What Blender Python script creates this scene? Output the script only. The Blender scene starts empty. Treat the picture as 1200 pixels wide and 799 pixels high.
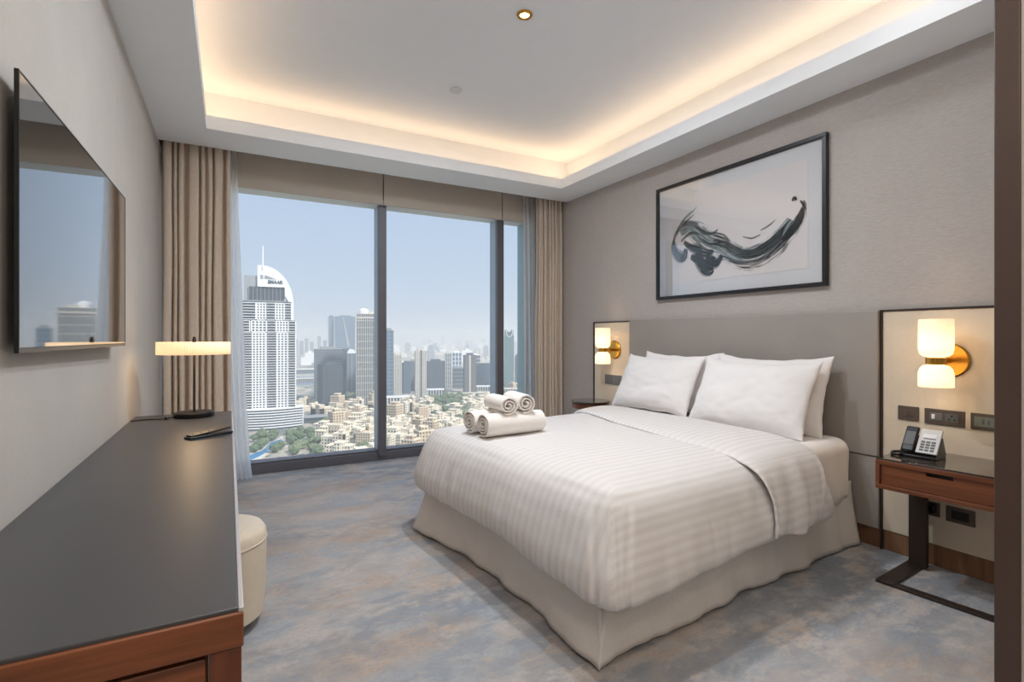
import bpy, bmesh, math, random
from mathutils import Vector, Matrix, noise as mnoise

random.seed(7)
sc = bpy.context.scene
COL = sc.collection
PI = math.pi

# ------------------------------------------------------------------ camera
F_PX, HY = 601.6, 395.5
YAW = math.atan(332 / F_PX)
CAM_H = 1.2
cam_d = bpy.data.cameras.new('camera')
cam = bpy.data.objects.new('camera', cam_d); COL.objects.link(cam)
cam.location = (0, 0, CAM_H)
cam.rotation_euler = (PI / 2, 0, -YAW)
cam_d.sensor_fit = 'HORIZONTAL'; cam_d.sensor_width = 36.0
cam_d.lens = 36.0 * F_PX / 1200.0
cam_d.shift_y = (HY - 399.5) / 1200.0
cam_d.clip_start = 0.05; cam_d.clip_end = 40000
sc.camera = cam

sc.view_settings.view_transform = 'Standard'
sc.view_settings.look = 'None'
sc.view_settings.exposure = 0.58
sc.view_settings.gamma = 1.0
sc.view_settings.use_curve_mapping = False
sc.cycles.max_bounces = 10
sc.cycles.diffuse_bounces = 6
sc.cycles.transparent_max_bounces = 16
sc.cycles.volume_bounces = 1
sc.cycles.sample_clamp_indirect = 6.0
sc.cycles.caustics_reflective = False
sc.cycles.caustics_refractive = False

# ------------------------------------------------------------------ world: pale hazy sky
SKY = 0.695
w = bpy.data.worlds.new('hazy_sky'); sc.world = w; w.use_nodes = True
nt = w.node_tree; nt.nodes.clear()
wo = nt.nodes.new('ShaderNodeOutputWorld'); bg = nt.nodes.new('ShaderNodeBackground')
tc = nt.nodes.new('ShaderNodeTexCoord'); sx = nt.nodes.new('ShaderNodeSeparateXYZ')
rp = nt.nodes.new('ShaderNodeValToRGB')
nt.links.new(tc.outputs['Generated'], sx.inputs[0]); nt.links.new(sx.outputs['Z'], rp.inputs[0])
nt.links.new(rp.outputs[0], bg.inputs[0]); nt.links.new(bg.outputs[0], wo.inputs[0])
bg.inputs[1].default_value = SKY
e = rp.color_ramp.elements
e[0].position = 0.0; e[0].color = (0.585, 0.64, 0.735, 1)
e[1].position = 1.0; e[1].color = (0.50, 0.60, 0.78, 1)
n_ = rp.color_ramp.elements.new(0.10); n_.color = (0.53, 0.635, 0.79, 1)
n_ = rp.color_ramp.elements.new(0.32); n_.color = (0.455, 0.575, 0.77, 1)

# soft, hazy sun from behind the building: lights the city, never enters this window
sd = bpy.data.lights.new('sun', 'SUN'); sd.energy = 3.1; sd.angle = math.radians(6); sd.color = (1.0, 0.95, 0.87)
so = bpy.data.objects.new('sun', sd); COL.objects.link(so)
so.rotation_euler = (math.radians(48), 0, math.radians(28))

COVE_C = (1.0, 0.64, 0.34); COVE_TILT = math.radians(32)
COVE_W = 2.6      # watts of each long cove strip
DOWN_W = 16.0      # base watts of the visible downlight and the added fill ones
HAZE = 0.00032     # scattering per metre of the haze over the city

# ------------------------------------------------------------------ materials
MAT = {}
def new_mat(name):
    m = bpy.data.materials.new(name); m.use_nodes = True
    t = m.node_tree; b = t.nodes['Principled BSDF']
    MAT[name] = m
    return m, t, b
def lin(c):
    return tuple(((v / 255) / 12.92 if v / 255 <= 0.04045 else ((v / 255 + 0.055) / 1.055) ** 2.4) for v in c)
def rgba(c): return (c[0], c[1], c[2], 1)
def tex_coord(t, scale=(1, 1, 1), kind='Object', rot=(0, 0, 0)):
    tcn = t.nodes.new('ShaderNodeTexCoord'); mp = t.nodes.new('ShaderNodeMapping')
    mp.inputs['Scale'].default_value = scale; mp.inputs['Rotation'].default_value = rot
    t.links.new(tcn.outputs[kind], mp.inputs[0]); return mp.outputs[0]
def noise_tex(t, vec, scale, detail=4, rough=0.55, dist=0.0):
    n = t.nodes.new('ShaderNodeTexNoise'); n.inputs['Scale'].default_value = scale
    n.inputs['Detail'].default_value = detail; n.inputs['Roughness'].default_value = rough
    n.inputs['Distortion'].default_value = dist
    t.links.new(vec, n.inputs['Vector']); return n.outputs['Fac']
def ramp(t, fac, stops):
    r = t.nodes.new('ShaderNodeValToRGB'); el = r.color_ramp.elements
    el[0].position, el[0].color = stops[0][0], rgba(stops[0][1])
    el[1].position, el[1].color = stops[-1][0], rgba(stops[-1][1])
    for p, c in stops[1:-1]:
        k = el.new(p); k.color = rgba(c)
    t.links.new(fac, r.inputs[0]); return r.outputs[0]
def mixc(t, fac, a, b, mode='MIX'):
    m = t.nodes.new('ShaderNodeMix'); m.data_type = 'RGBA'; m.blend_type = mode
    for sock, v in ((m.inputs[0], fac), (m.inputs[6], a), (m.inputs[7], b)):
        if hasattr(v, 'is_linked'): t.links.new(v, sock)
        else: sock.default_value = v if not isinstance(v, tuple) else rgba(v)
    return m.outputs[2]
def bump(t, b, h, strength=0.2, dist=0.01):
    n = t.nodes.new('ShaderNodeBump'); n.inputs['Strength'].default_value = strength
    n.inputs['Distance'].default_value = dist
    t.links.new(h, n.inputs['Height']); t.links.new(n.outputs[0], b.inputs['Normal'])
def plain(name, c, rough=0.5, metal=0.0, var=0.06, scale=8.0, emit=None, emit_s=0.0, spec=0.5, coat=0.0):
    m, t, b = new_mat(name); c = lin(c)
    v = tex_coord(t); f = noise_tex(t, v, scale, 3)
    col = ramp(t, f, [(0.25, tuple(x * (1 - var) for x in c)), (0.75, tuple(min(1, x * (1 + var)) for x in c))])
    t.links.new(col, b.inputs['Base Color'])
    b.inputs['Roughness'].default_value = rough; b.inputs['Metallic'].default_value = metal
    b.inputs['Specular IOR Level'].default_value = spec; b.inputs['Coat Weight'].default_value = coat
    if emit:
        b.inputs['Emission Color'].default_value = rgba(lin(emit)); b.inputs['Emission Strength'].default_value = emit_s
    return m
def fabric(name, c, weave=(220, 220, 220), var=0.10, rough=0.9, big=3.0, bstr=0.25, sheen=0.0):
    m, t, b = new_mat(name); c = lin(c)
    f = noise_tex(t, tex_coord(t, weave), 1.0, 2, 0.6)
    g = noise_tex(t, tex_coord(t), big, 3)
    c1 = ramp(t, f, [(0.3, tuple(x * (1 - var) for x in c)), (0.7, tuple(min(1, x * (1 + var)) for x in c))])
    c2 = ramp(t, g, [(0.3, (0.94, 0.94, 0.94)), (0.7, (1, 1, 1))])
    t.links.new(mixc(t, 1.0, c1, c2, 'MULTIPLY'), b.inputs['Base Color'])
    b.inputs['Roughness'].default_value = rough; b.inputs['Specular IOR Level'].default_value = 0.2
    b.inputs['Sheen Weight'].default_value = sheen
    if bstr: bump(t, b, f, bstr, 0.002)
    return m
def wood(name, c1, c2, axis='Y', rough=0.38, scale=1.0):
    m, t, b = new_mat(name)
    s = {'X': (1.2, 22, 22), 'Y': (22, 1.2, 22), 'Z': (22, 22, 1.2)}[axis]
    v = tex_coord(t, tuple(x * scale for x in s))
    f = noise_tex(t, v, 1.0, 6, 0.6, 0.4); g = noise_tex(t, v, 4.0, 3, 0.6)
    mx = t.nodes.new('ShaderNodeMath'); mx.operation = 'MULTIPLY_ADD'; mx.inputs[1].default_value = 0.35
    t.links.new(g, mx.inputs[0])
    sub = t.nodes.new('ShaderNodeMath'); sub.operation = 'MULTIPLY'; sub.inputs[1].default_value = 0.7
    t.links.new(f, sub.inputs[0]); t.links.new(sub.outputs[0], mx.inputs[2])
    t.links.new(ramp(t, mx.outputs[0], [(0.3, lin(c1)), (0.7, lin(c2))]), b.inputs['Base Color'])
    b.inputs['Roughness'].default_value = rough
    return m

# carpet: beige ground with torn-edged slate blue and tan clouds
m, t, b = new_mat('carpet')
v = tex_coord(t, (1.0, 1.35, 1.0))
fine = noise_tex(t, tex_coord(t, (45, 85, 45)), 1.0, 4, 0.75)
def cloud(scale, dist, lo, hi, off):
    tcn = t.nodes.new('ShaderNodeTexCoord'); mp = t.nodes.new('ShaderNodeMapping')
    mp.inputs['Location'].default_value = off; mp.inputs['Scale'].default_value = (0.8, 1.3, 1)
    t.links.new(tcn.outputs['Object'], mp.inputs[0])
    f = noise_tex(t, mp.outputs[0], scale, 12, 0.72, dist)
    ad = t.nodes.new('ShaderNodeMath'); ad.operation = 'MULTIPLY_ADD'; ad.inputs[1].default_value = 0.30
    t.links.new(fine, ad.inputs[0]); t.links.new(f, ad.inputs[2])
    r = t.nodes.new('ShaderNodeMapRange'); r.inputs[1].default_value = lo; r.inputs[2].default_value = hi
    t.links.new(ad.outputs[0], r.inputs[0]); return r.outputs[0]
base = lin((192, 186, 183))
big = cloud(0.9, 0.3, 0.54, 0.74, (1.3, 3.3, 0))
def op(a, k):
    q = t.nodes.new('ShaderNodeMath'); q.operation = 'MULTIPLY'; t.links.new(a, q.inputs[0])
    if isinstance(k, float): q.inputs[1].default_value = k
    else: t.links.new(k, q.inputs[1])
    return q.outputs[0]
c = mixc(t, op(cloud(2.0, 0.3, 0.61, 0.74, (3.1, 0.7, 0)), 0.75), base, lin((184, 164, 148)))
c = mixc(t, op(cloud(2.6, 0.2, 0.63, 0.73, (0.3, 5.2, 0)), 0.8), c, lin((166, 173, 182)))
c = mixc(t, op(op(cloud(5.0, 0.2, 0.59, 0.68, (7.3, 2.2, 0)), big), 0.9), c, lin((140, 148, 158)))
sp = ramp(t, fine, [(0.3, (0.72, 0.72, 0.72)), (0.72, (1.14, 1.13, 1.12))])
t.links.new(mixc(t, 1.0, c, sp, 'MULTIPLY'), b.inputs['Base Color'])
b.inputs['Roughness'].default_value = 0.97; b.inputs['Specular IOR Level'].default_value = 0.1
bump(t, b, fine, 0.35, 0.006)

plain('ceiling_paint', (242, 246, 251), 0.9, var=0.01)
plain('white_trim', (225, 226, 226), 0.6, var=0.02)
fabric('left_wall_panel', (198, 193, 187), (150, 150, 150), 0.03, 0.8, bstr=0.08)
fabric('wallpaper', (184, 176, 171), (10, 34, 300), 0.09, 0.85, big=2.0, bstr=0.3)
fabric('headboard_fabric', (160, 153, 147), (200, 260, 260), 0.10, 0.9, bstr=0.4)
fabric('cream_leather', (222, 208, 188), (40, 40, 40), 0.02, 0.45, bstr=0.05)
fabric('drape', (216, 200, 184), (160, 160, 40), 0.07, 0.9, bstr=0.15, sheen=0.2)
fabric('pelmet_cloth', (200, 190, 178), (260, 260, 260), 0.05, 0.9, bstr=0.1)
fabric('sheet', (240, 234, 230), (300, 300, 300), 0.02, 0.8, bstr=0.08)
fabric('pillow_cotton', (238, 234, 233), (300, 300, 300), 0.015, 0.8, bstr=0.06)
fabric('skirt_linen', (232, 227, 222), (300, 300, 60), 0.05, 0.9, bstr=0.2)
fabric('towel', (244, 238, 232), (420, 420, 420), 0.06, 1.0, bstr=0.8)
plain('bronze', (62, 52, 46), 0.42, 0.4, 0.05)
plain('window_metal', (108, 107, 114), 0.42, 0.3, 0.03)
plain('fin_daylit', (168, 184, 198), 0.45, 0.0, 0.02)  # pale blue carries the daylight on the mullion sides
plain('jamb_teal', (158, 186, 192), 0.4, 0.0, 0.02)
plain('window_liner', (206, 214, 216), 0.45, 0.0, 0.02)
plain('jamb_brown', (74, 56, 48), 0.45, 0.0, 0.05)
plain('brass', (196, 148, 66), 0.26, 1.0, 0.04)
plain('black_plastic', (18, 18, 20), 0.28, 0.0, 0.1)
plain('black_satin', (24, 23, 23), 0.35, 0.2, 0.1)
plain('screen_glass', (10, 11, 13), 0.035, 0.0, 0.02, spec=1.0, coat=1.0)
plain('desk_laminate', (74, 74, 77), 0.36, 0.0, 0.03)
plain('metal_strip', (205, 200, 202), 0.35, 0.4, 0.02)
plain('silver_plastic', (196, 192, 190), 0.35, 0.1, 0.03)
plain('key_grey', (92, 92, 94), 0.5, 0.0, 0.03)
plain('socket_bronze', (96, 84, 76), 0.38, 0.35, 0.04)
plain('socket_grey', (112, 112, 112), 0.38, 0.35, 0.04)
plain('dark_recess', (20, 18, 17), 0.6, 0.0, 0.05)
plain('dark_glass_top', (58, 50, 45), 0.08, 0.0, 0.03, coat=0.6)
plain('mat_board', (228, 228, 232), 0.8, 0.0, 0.01)
plain('paper', (236, 230, 230), 0.8, 0.0, 0.012, scale=2.5)
plain('frame_black', (26, 26, 30), 0.35, 0.0, 0.1)
plain('lcd', (120, 128, 116), 0.25, 0.0, 0.05)
wood('walnut_y', (86, 46, 26), (140, 82, 50), 'Y')
wood('walnut_x', (92, 50, 28), (146, 86, 52), 'X')
wood('walnut_z', (80, 42, 24), (126, 72, 44), 'Z')
wood('baseboard_wood', (112, 78, 54), (146, 106, 76), 'Z', 0.55)

# striped satin duvet: tone-on-tone bands along the bed from the UV map
m, t, b = new_mat('duvet_satin')
uv = t.nodes.new('ShaderNodeUVMap'); uv.uv_map = 'UVMap'
sp_ = t.nodes.new('ShaderNodeSeparateXYZ'); t.links.new(uv.outputs[0], sp_.inputs[0])
mul = t.nodes.new('ShaderNodeMath'); mul.operation = 'MULTIPLY'; mul.inputs[1].default_value = 2 * PI / 0.046
t.links.new(sp_.outputs['Y'], mul.inputs[0])
sn = t.nodes.new('ShaderNodeMath'); sn.operation = 'SINE'; t.links.new(mul.outputs[0], sn.inputs[0])
mr = t.nodes.new('ShaderNodeMapRange'); mr.inputs[1].default_value = -0.35; mr.inputs[2].default_value = 0.35
t.links.new(sn.outputs[0], mr.inputs[0])
t.links.new(mixc(t, mr.outputs[0], lin((226, 222, 221)), lin((218, 213, 211))), b.inputs['Base Color'])
rr = t.nodes.new('ShaderNodeMapRange'); rr.inputs[3].default_value = 0.42; rr.inputs[4].default_value = 0.8
t.links.new(mr.outputs[0], rr.inputs[0]); t.links.new(rr.outputs[0], b.inputs['Roughness'])
b.inputs['Specular IOR Level'].default_value = 0.35
bump(t, b, noise_tex(t, tex_coord(t), 26.0, 4), 0.12, 0.01)

def glowing(name, c, strength, base=(250, 244, 232)):
    m, t, b = new_mat(name)
    g = noise_tex(t, tex_coord(t), 5.0, 1)
    t.links.new(ramp(t, g, [(0.3, lin(base)), (0.7, lin(base))]), b.inputs['Base Color'])
    b.inputs['Roughness'].default_value = 0.35
    b.inputs['Emission Color'].default_value = rgba(lin(c)); b.inputs['Emission Strength'].default_value = strength
    return m
m = bpy.data.materials.new('opal_glow'); m.use_nodes = True; MAT['opal_glow'] = m
t = m.node_tree; b = t.nodes['Principled BSDF']; o = t.nodes['Material Output']
t.links.new(ramp(t, noise_tex(t, tex_coord(t), 5.0, 1), [(0.3, lin((250, 244, 234))), (0.7, lin((252, 248, 240)))]), b.inputs['Base Color'])
b.inputs['Roughness'].default_value = 0.3
b.inputs['Emission Color'].default_value = rgba(lin((255, 222, 178))); b.inputs['Emission Strength'].default_value = 0.30
tl = t.nodes.new('ShaderNodeBsdfTranslucent'); tl.inputs[0].default_value = rgba(lin((255, 246, 232)))
mx = t.nodes.new('ShaderNodeMixShader'); mx.inputs[0].default_value = 0.45
t.links.new(b.outputs[0], mx.inputs[1]); t.links.new(tl.outputs[0], mx.inputs[2]); t.links.new(mx.outputs[0], o.inputs[0])
glowing('shade_glow', (255, 206, 150), 0.62, (240, 225, 200))
glowing('downlight_glow', (255, 222, 170), 6.0)

# window glass and picture glass: clear with a weak mirror
def thin_glass(name, tint, amount):
    m = bpy.data.materials.new(name); m.use_nodes = True; MAT[name] = m
    t = m.node_tree; t.nodes.clear()
    o = t.nodes.new('ShaderNodeOutputMaterial'); mx = t.nodes.new('ShaderNodeMixShader')
    tr = t.nodes.new('ShaderNodeBsdfTransparent'); gl = t.nodes.new('ShaderNodeBsdfGlossy')
    tr.inputs[0].default_value = rgba(tint); gl.inputs['Roughness'].default_value = 0.01
    fr = t.nodes.new('ShaderNodeFresnel'); fr.inputs[0].default_value = 1.45
    k = t.nodes.new('ShaderNodeMath'); k.operation = 'MULTIPLY'; k.inputs[1].default_value = amount
    t.links.new(fr.outputs[0], k.inputs[0]); t.links.new(k.outputs[0], mx.inputs[0])
    t.links.new(tr.outputs[0], mx.inputs[1]); t.links.new(gl.outputs[0], mx.inputs[2])
    t.links.new(mx.outputs[0], o.inputs[0])
thin_glass('window_glass', (0.97, 0.985, 0.99), 0.012)
thin_glass('picture_glass', (0.97, 0.97, 0.97), 0.45)
thin_glass('clear_plastic', (0.8, 0.85, 0.86), 1.0)

# sheer curtain
m = bpy.data.materials.new('sheer'); m.use_nodes = True; MAT['sheer'] = m
t = m.node_tree; t.nodes.clear()
o = t.nodes.new('ShaderNodeOutputMaterial'); mx = t.nodes.new('ShaderNodeMixShader'); m2 = t.nodes.new('ShaderNodeMixShader')
tr = t.nodes.new('ShaderNodeBsdfTransparent'); df = t.nodes.new('ShaderNodeBsdfDiffuse'); tl = t.nodes.new('ShaderNodeBsdfTranslucent')
wv = noise_tex(t, tex_coord(t, (400, 400, 60)), 1.0, 1)
cc = ramp(t, wv, [(0.3, lin((240, 240, 242))), (0.7, lin((250, 250, 250)))])
t.links.new(cc, df.inputs[0]); t.links.new(cc, tl.inputs[0])
m2.inputs[0].default_value = 0.8; mx.inputs[0].default_value = 0.86
t.links.new(df.outputs[0], m2.inputs[1]); t.links.new(tl.outputs[0], m2.inputs[2])
t.links.new(tr.outputs[0], mx.inputs[1]); t.links.new(m2.outputs[0], mx.inputs[2]); t.links.new(mx.outputs[0], o.inputs[0])

# ------------------------------------------------------------------ mesh building helpers
class MB:
    def __init__(s): s.v = []; s.f = []; s.uv = None
    def add(s, vs, fs):
        o = len(s.v); s.v += [tuple(p) for p in vs]; s.f += [tuple(i + o for i in f) for f in fs]; return s
    def box(s, a, b, M=None):
        (x0, y0, z0), (x1, y1, z1) = a, b
        vs = [(x0, y0, z0), (x1, y0, z0), (x1, y1, z0), (x0, y1, z0), (x0, y0, z1), (x1, y0, z1), (x1, y1, z1), (x0, y1, z1)]
        if M is not None: vs = [M @ Vector(p) for p in vs]
        return s.add(vs, [(0, 3, 2, 1), (4, 5, 6, 7), (0, 1, 5, 4), (1, 2, 6, 5), (2, 3, 7, 6), (3, 0, 4, 7)])
    def lathe(s, prof, n=32, M=None, cap=True):
        vs = []; fs = []
        for r, z in prof:
            for k in range(n):
                a = 2 * PI * k / n; vs.append(Vector((r * math.cos(a), r * math.sin(a), z)))
        for i in range(len(prof) - 1):
            for k in range(n):
                fs.append((i * n + k, i * n + (k + 1) % n, (i + 1) * n + (k + 1) % n, (i + 1) * n + k))
        if cap:
            fs.append(tuple(range(n - 1, -1, -1))); fs.append(tuple((len(prof) - 1) * n + k for k in range(n)))
        if M is not None: vs = [M @ p for p in vs]
        return s.add(vs, fs)
    def tube(s, pts, r, n=8):
        pts = [Vector(p) for p in pts]; vs = []; fs = []
        for i, p in enumerate(pts):
            d = (pts[min(i + 1, len(pts) - 1)] - pts[max(i - 1, 0)]).normalized()
            u = d.cross(Vector((0, 0, 1)))
            if u.length < 1e-3: u = d.cross(Vector((1, 0, 0)))
            u.normalize(); w_ = d.cross(u)
            for k in range(n):
                a = 2 * PI * k / n; vs.append(p + u * (r * math.cos(a)) + w_ * (r * math.sin(a)))
        for i in range(len(pts) - 1):
            for k in range(n):
                fs.append((i * n + k, i * n + (k + 1) % n, (i + 1) * n + (k + 1) % n, (i + 1) * n + k))
        fs.append(tuple(range(n - 1, -1, -1))); fs.append(tuple((len(pts) - 1) * n + k for k in range(n)))
        return s.add(vs, fs)
    def prism(s, poly, z0, z1, M=None):
        n = len(poly)
        vs = [Vector((x, y, z0)) for x, y in poly] + [Vector((x, y, z1)) for x, y in poly]
        if M is not None: vs = [M @ p for p in vs]
        fs = [tuple(range(n - 1, -1, -1)), tuple(range(n, 2 * n))] + [(i, (i + 1) % n, n + (i + 1) % n, n + i) for i in range(n)]
        return s.add(vs, fs)
    def grid(s, fn, nu, nv, wrap_u=False):
        vs = [fn(i / nu, j / nv) for i in range(nu + (0 if wrap_u else 1)) for j in range(nv + 1)]
        fs = []; W = nv + 1; N = nu if wrap_u else nu + 1
        for i in range(nu):
            for j in range(nv):
                i2 = (i + 1) % N
                fs.append((i * W + j, i2 * W + j, i2 * W + j + 1, i * W + j + 1))
        return s.add(vs, fs)
    def build(s, name, mat, parent=None, smooth=False, bevel=0.0, segs=2, solid=0.0, sub=0, M=None, fix=True):
        me = bpy.data.meshes.new(name); me.from_pydata(s.v, [], s.f)
        if s.uv:
            l = me.uv_layers.new(name='UVMap'); k = 0
            for f in s.uv:
                for q in f: l.data[k].uv = q; k += 1
        elif fix:
            bm = bmesh.new(); bm.from_mesh(me); bmesh.ops.recalc_face_normals(bm, faces=bm.faces); bm.to_mesh(me); bm.free()
        me.materials.append(MAT[mat])
        o = bpy.data.objects.new(name, me); COL.objects.link(o)
        if parent is not None: o.parent = parent
        if M is not None: o.matrix_local = M
        if smooth:
            for p in me.polygons: p.use_smooth = True
            if smooth == 'auto':
                try: me.set_sharp_from_angle(angle=math.radians(40))
                except Exception: pass
        if solid: mo = o.modifiers.new('thickness', 'SOLIDIFY'); mo.thickness = solid; mo.offset = 0
        if bevel:
            mo = o.modifiers.new('bevel', 'BEVEL'); mo.width = bevel; mo.segments = segs; mo.limit_method = 'ANGLE'
            for p in me.polygons: p.use_smooth = True
            try: me.set_sharp_from_angle(angle=math.radians(40))
            except Exception: pass
        if sub: mo = o.modifiers.new('sub', 'SUBSURF'); mo.levels = sub; mo.render_levels = sub
        return o
def box(name, a, b, mat, parent=None, bevel=0.0, **k): return MB().box(a, b).build(name, mat, parent, bevel=bevel, **k)
def tag(o, label=None, cat=None, group=None, kind=None):
    if label: o['label'] = label
    if cat: o['category'] = cat
    if group: o['group'] = group
    if kind: o['kind'] = kind
    return o
def thing(name, label, cat, loc=(0, 0, 0), rz=0.0, group=None):
    o = bpy.data.objects.new(name, None); COL.objects.link(o); o.empty_display_size = 0.1
    o.location = loc; o.rotation_euler = (0, 0, rz)
    return tag(o, label, cat, group)
def struct(o, label=None, cat=None): return tag(o, label, cat, None, 'structure')
def N(x, y, z, s=1.0): return mnoise.noise(Vector((x * s, y * s, z * s)))
def lerp(a, b, k): return a + (b - a) * k
def interp(pts, x):
    if x <= pts[0][0]: return pts[0][1]
    for (a, b), (c, d) in zip(pts, pts[1:]):
        if x <= c: return b + (d - b) * (x - a) / (c - a)
    return pts[-1][1]
def T(x, y, z): return Matrix.Translation((x, y, z))
def R(a, ax): return Matrix.Rotation(a, 4, ax)

# ------------------------------------------------------------------ room shell
XL, XR, YW, ZC = -0.47, 3.27, 5.02, 2.695
YB = -2.4
struct(box('floor', (XL - 0.12, YB, -0.12), (XR + 0.12, YW + 0.18, 0.0), 'carpet'), 'beige, slate blue and tan patterned carpet', 'floor')

wl = struct(box('wall_left', (XL - 0.12, YB, 0.0), (XL - 0.012, YW + 0.18, 3.2), 'left_wall_panel'), 'pale greige panelled wall behind the television', 'wall')
for y0, y1 in ((YB, 0.65), (0.653, 3.042), (3.045, YW + 0.1)):
    box('wall_panel', (XL - 0.0125, y0, 0.0), (XL, y1, ZC - 0.012), 'left_wall_panel', wl, bevel=0.0015)
box('shadow_gap_trim', (XL - 0.0125, YB, ZC - 0.012), (XL + 0.006, YW, ZC - 0.002), 'white_trim', wl)

wr = struct(box('wall_right', (XR, 0.45, 0.0), (XR + 0.12, YW + 0.18, 3.2), 'wallpaper'), 'taupe grasscloth wall behind the bed', 'wall')
struct(box('wall_back', (1.96, 0.47, 0.0), (XR, 0.55, 3.2), 'left_wall_panel'), 'short cream wall beside the doorway', 'wall')
struct(box('wall_passage', (1.905, YB, 0.0), (2.02, 0.558, 3.2), 'left_wall_panel'), 'cream passage wall beside the brown jamb', 'wall')
struct(box('wall_rear', (XL - 0.12, YB - 0.12, 0.0), (2.02, YB, 3.2), 'left_wall_panel'), 'plain cream end wall of the passage', 'wall')
struct(box('trim_1', (1.898, 0.558, 0.0), (1.965, 0.614, ZC), 'jamb_brown', bevel=0.003), 'dark brown full-height door jamb', 'door jamb')
struct(box('baseboard_right', (XR - 0.014, 0.55, 0.0), (XR, 4.9, 0.113), 'baseboard_wood', bevel=0.002), 'brown wooden skirting board below the headboard wall', 'baseboard')

# ceiling: dropped border, tray with a lip and a lit cove
TX0, TX1, TY0, TY1 = -0.14, 2.925, 0.9, 4.268
COVE_D, ZT = 0.21, 3.04
ceil = MB()
ceil.box((XL - 0.12, YB, ZC), (TX0 - 0.02, YW - 0.35, ZC + 0.03))
ceil.box((TX1 + 0.02, 0.45, ZC), (XR, YW - 0.35, ZC + 0.03))
ceil.box((TX0 - 0.02, YB, ZC), (TX1 + 0.02, TY0 - 0.02, ZC + 0.03))
ceil.box((TX0 - 0.02, TY1 + 0.02, ZC), (TX1 + 0.02, YW - 0.35, ZC + 0.03))
for a, b_ in (((TX0 - 0.02, TY0 - 0.02), (TX0, TY1 + 0.02)), ((TX1, TY0 - 0.02), (TX1 + 0.02, TY1 + 0.02)),
              ((TX0, TY0 - 0.02), (TX1, TY0)), ((TX0, TY1), (TX1, TY1 + 0.02))):
    ceil.box((a[0], a[1], ZC), (b_[0], b_[1], ZC + 0.098))
d = COVE_D
for a, b_ in (((TX0 - d - 0.05, TY0 - d - 0.05), (TX0 - d, TY1 + d + 0.05)), ((TX1 + d, TY0 - d - 0.05), (TX1 + d + 0.05, TY1 + d + 0.05)),
              ((TX0 - d, TY0 - d - 0.05), (TX1 + d, TY0 - d)), ((TX0 - d, TY1 + d), (TX1 + d, TY1 + d + 0.05))):
    ceil.box((a[0], a[1], ZC + 0.03), (b_[0], b_[1], ZT))
ceil.box((XL - 0.12, YB, ZT), (XR + 0.12, YW + 0.18, ZT + 0.2))
struct(ceil.build('ceiling', 'ceiling_paint'), 'white tray ceiling with a warm lit cove', 'ceiling')
# curtain pocket above the border edge: back of the pocket
struct(box('trim_2', (XL, YW - 0.352, ZC), (XR, YW - 0.34, ZT), 'ceiling_paint'), 'white face of the curtain pocket', 'trim')

def led(loc, length, rz_, watts):
    # strip on the cove ledge, tilted towards the middle of the tray (local x along the strip)
    l = bpy.data.lights.new('cove_light_strip', 'AREA'); l.shape = 'RECTANGLE'; l.size = length; l.size_y = 0.05
    l.energy = watts; l.color = COVE_C
    o = bpy.data.objects.new('cove_light_strip', l); COL.objects.link(o); o.location = loc
    o.rotation_euler = (R(rz_, 'Z') @ R(PI - COVE_TILT, 'X')).to_euler()
lw = COVE_W / 3.37
cz = ZC + 0.072
led((TX0 - 0.10, (TY0 + TY1) / 2, cz), TY1 - TY0 + 0.2, -PI / 2, lw * (TY1 - TY0))
led((TX1 + 0.10, (TY0 + TY1) / 2, cz), TY1 - TY0 + 0.2, PI / 2, lw * (TY1 - TY0))
led(((TX0 + TX1) / 2, TY1 + 0.10, cz), TX1 - TX0 + 0.2, PI, lw * (TX1 - TX0))
led(((TX0 + TX1) / 2, TY0 - 0.10, cz), TX1 - TX0 + 0.2, 0, lw * (TX1 - TX0))

def downlight(x, y, z, watts, label, color=(0.84, 0.93, 1.0)):
    t_ = thing('ceiling_downlight', label, 'downlight', (x, y, z), 0, 'recessed ceiling downlights')
    MB().lathe([(0.026, -0.002), (0.030, -0.010), (0.042, -0.010), (0.046, -0.004), (0.046, 0.0)], 32, cap=False).build('bezel', 'brass', t_, True)
    MB().lathe([(0.028, -0.004), (0.0285, -0.0035)], 32).build('lens', 'downlight_glow', t_)
    l = bpy.data.lights.new('downlight_beam', 'AREA'); l.shape = 'DISK'; l.size = 0.16; l.energy = watts; l.color = color
    o = bpy.data.objects.new('downlight_beam', l); COL.objects.link(o); o.location = (x, y, z - 0.011)
downlight(1.475, 2.525, ZT, DOWN_W * 1.2, 'small round recessed downlight glowing in the tray ceiling', (0.88, 0.94, 1.0))
for x, y, wt, lab in ((1.0, 2.05, 1.0, 'desk'), (2.45, 1.2, 0.12, 'headboard')):  # invented lamps above the view, added to brighten bed foot and walls
    downlight(x, y, ZT, DOWN_W * wt * 0.85, 'unseen fill downlight added to the tray ceiling on the %s side' % lab)
for x, y in ((0.2, 0.35), (1.2, 0.35), (0.2, -0.6), (1.2, -0.6), (0.2, -1.6), (1.2, -1.6)):  # added fill lamps behind the camera, lifting the near room
    downlight(x, y, ZC, DOWN_W * 0.24, 'unseen fill downlight added to the passage ceiling', (1.0, 0.90, 0.78))
sk = thing('smoke_detector', 'small white ceiling sensor between the downlight and the window', 'sensor', (1.475, 3.54, ZT))
MB().lathe([(0.046, 0.0), (0.046, -0.008), (0.043, -0.011), (0.014, -0.013)], 24).build('housing', 'white_trim', sk, 'auto')
MB().lathe([(0.014, -0.013), (0.012, -0.017), (0.004, -0.018)], 16).build('lens', 'white_trim', sk)

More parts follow.
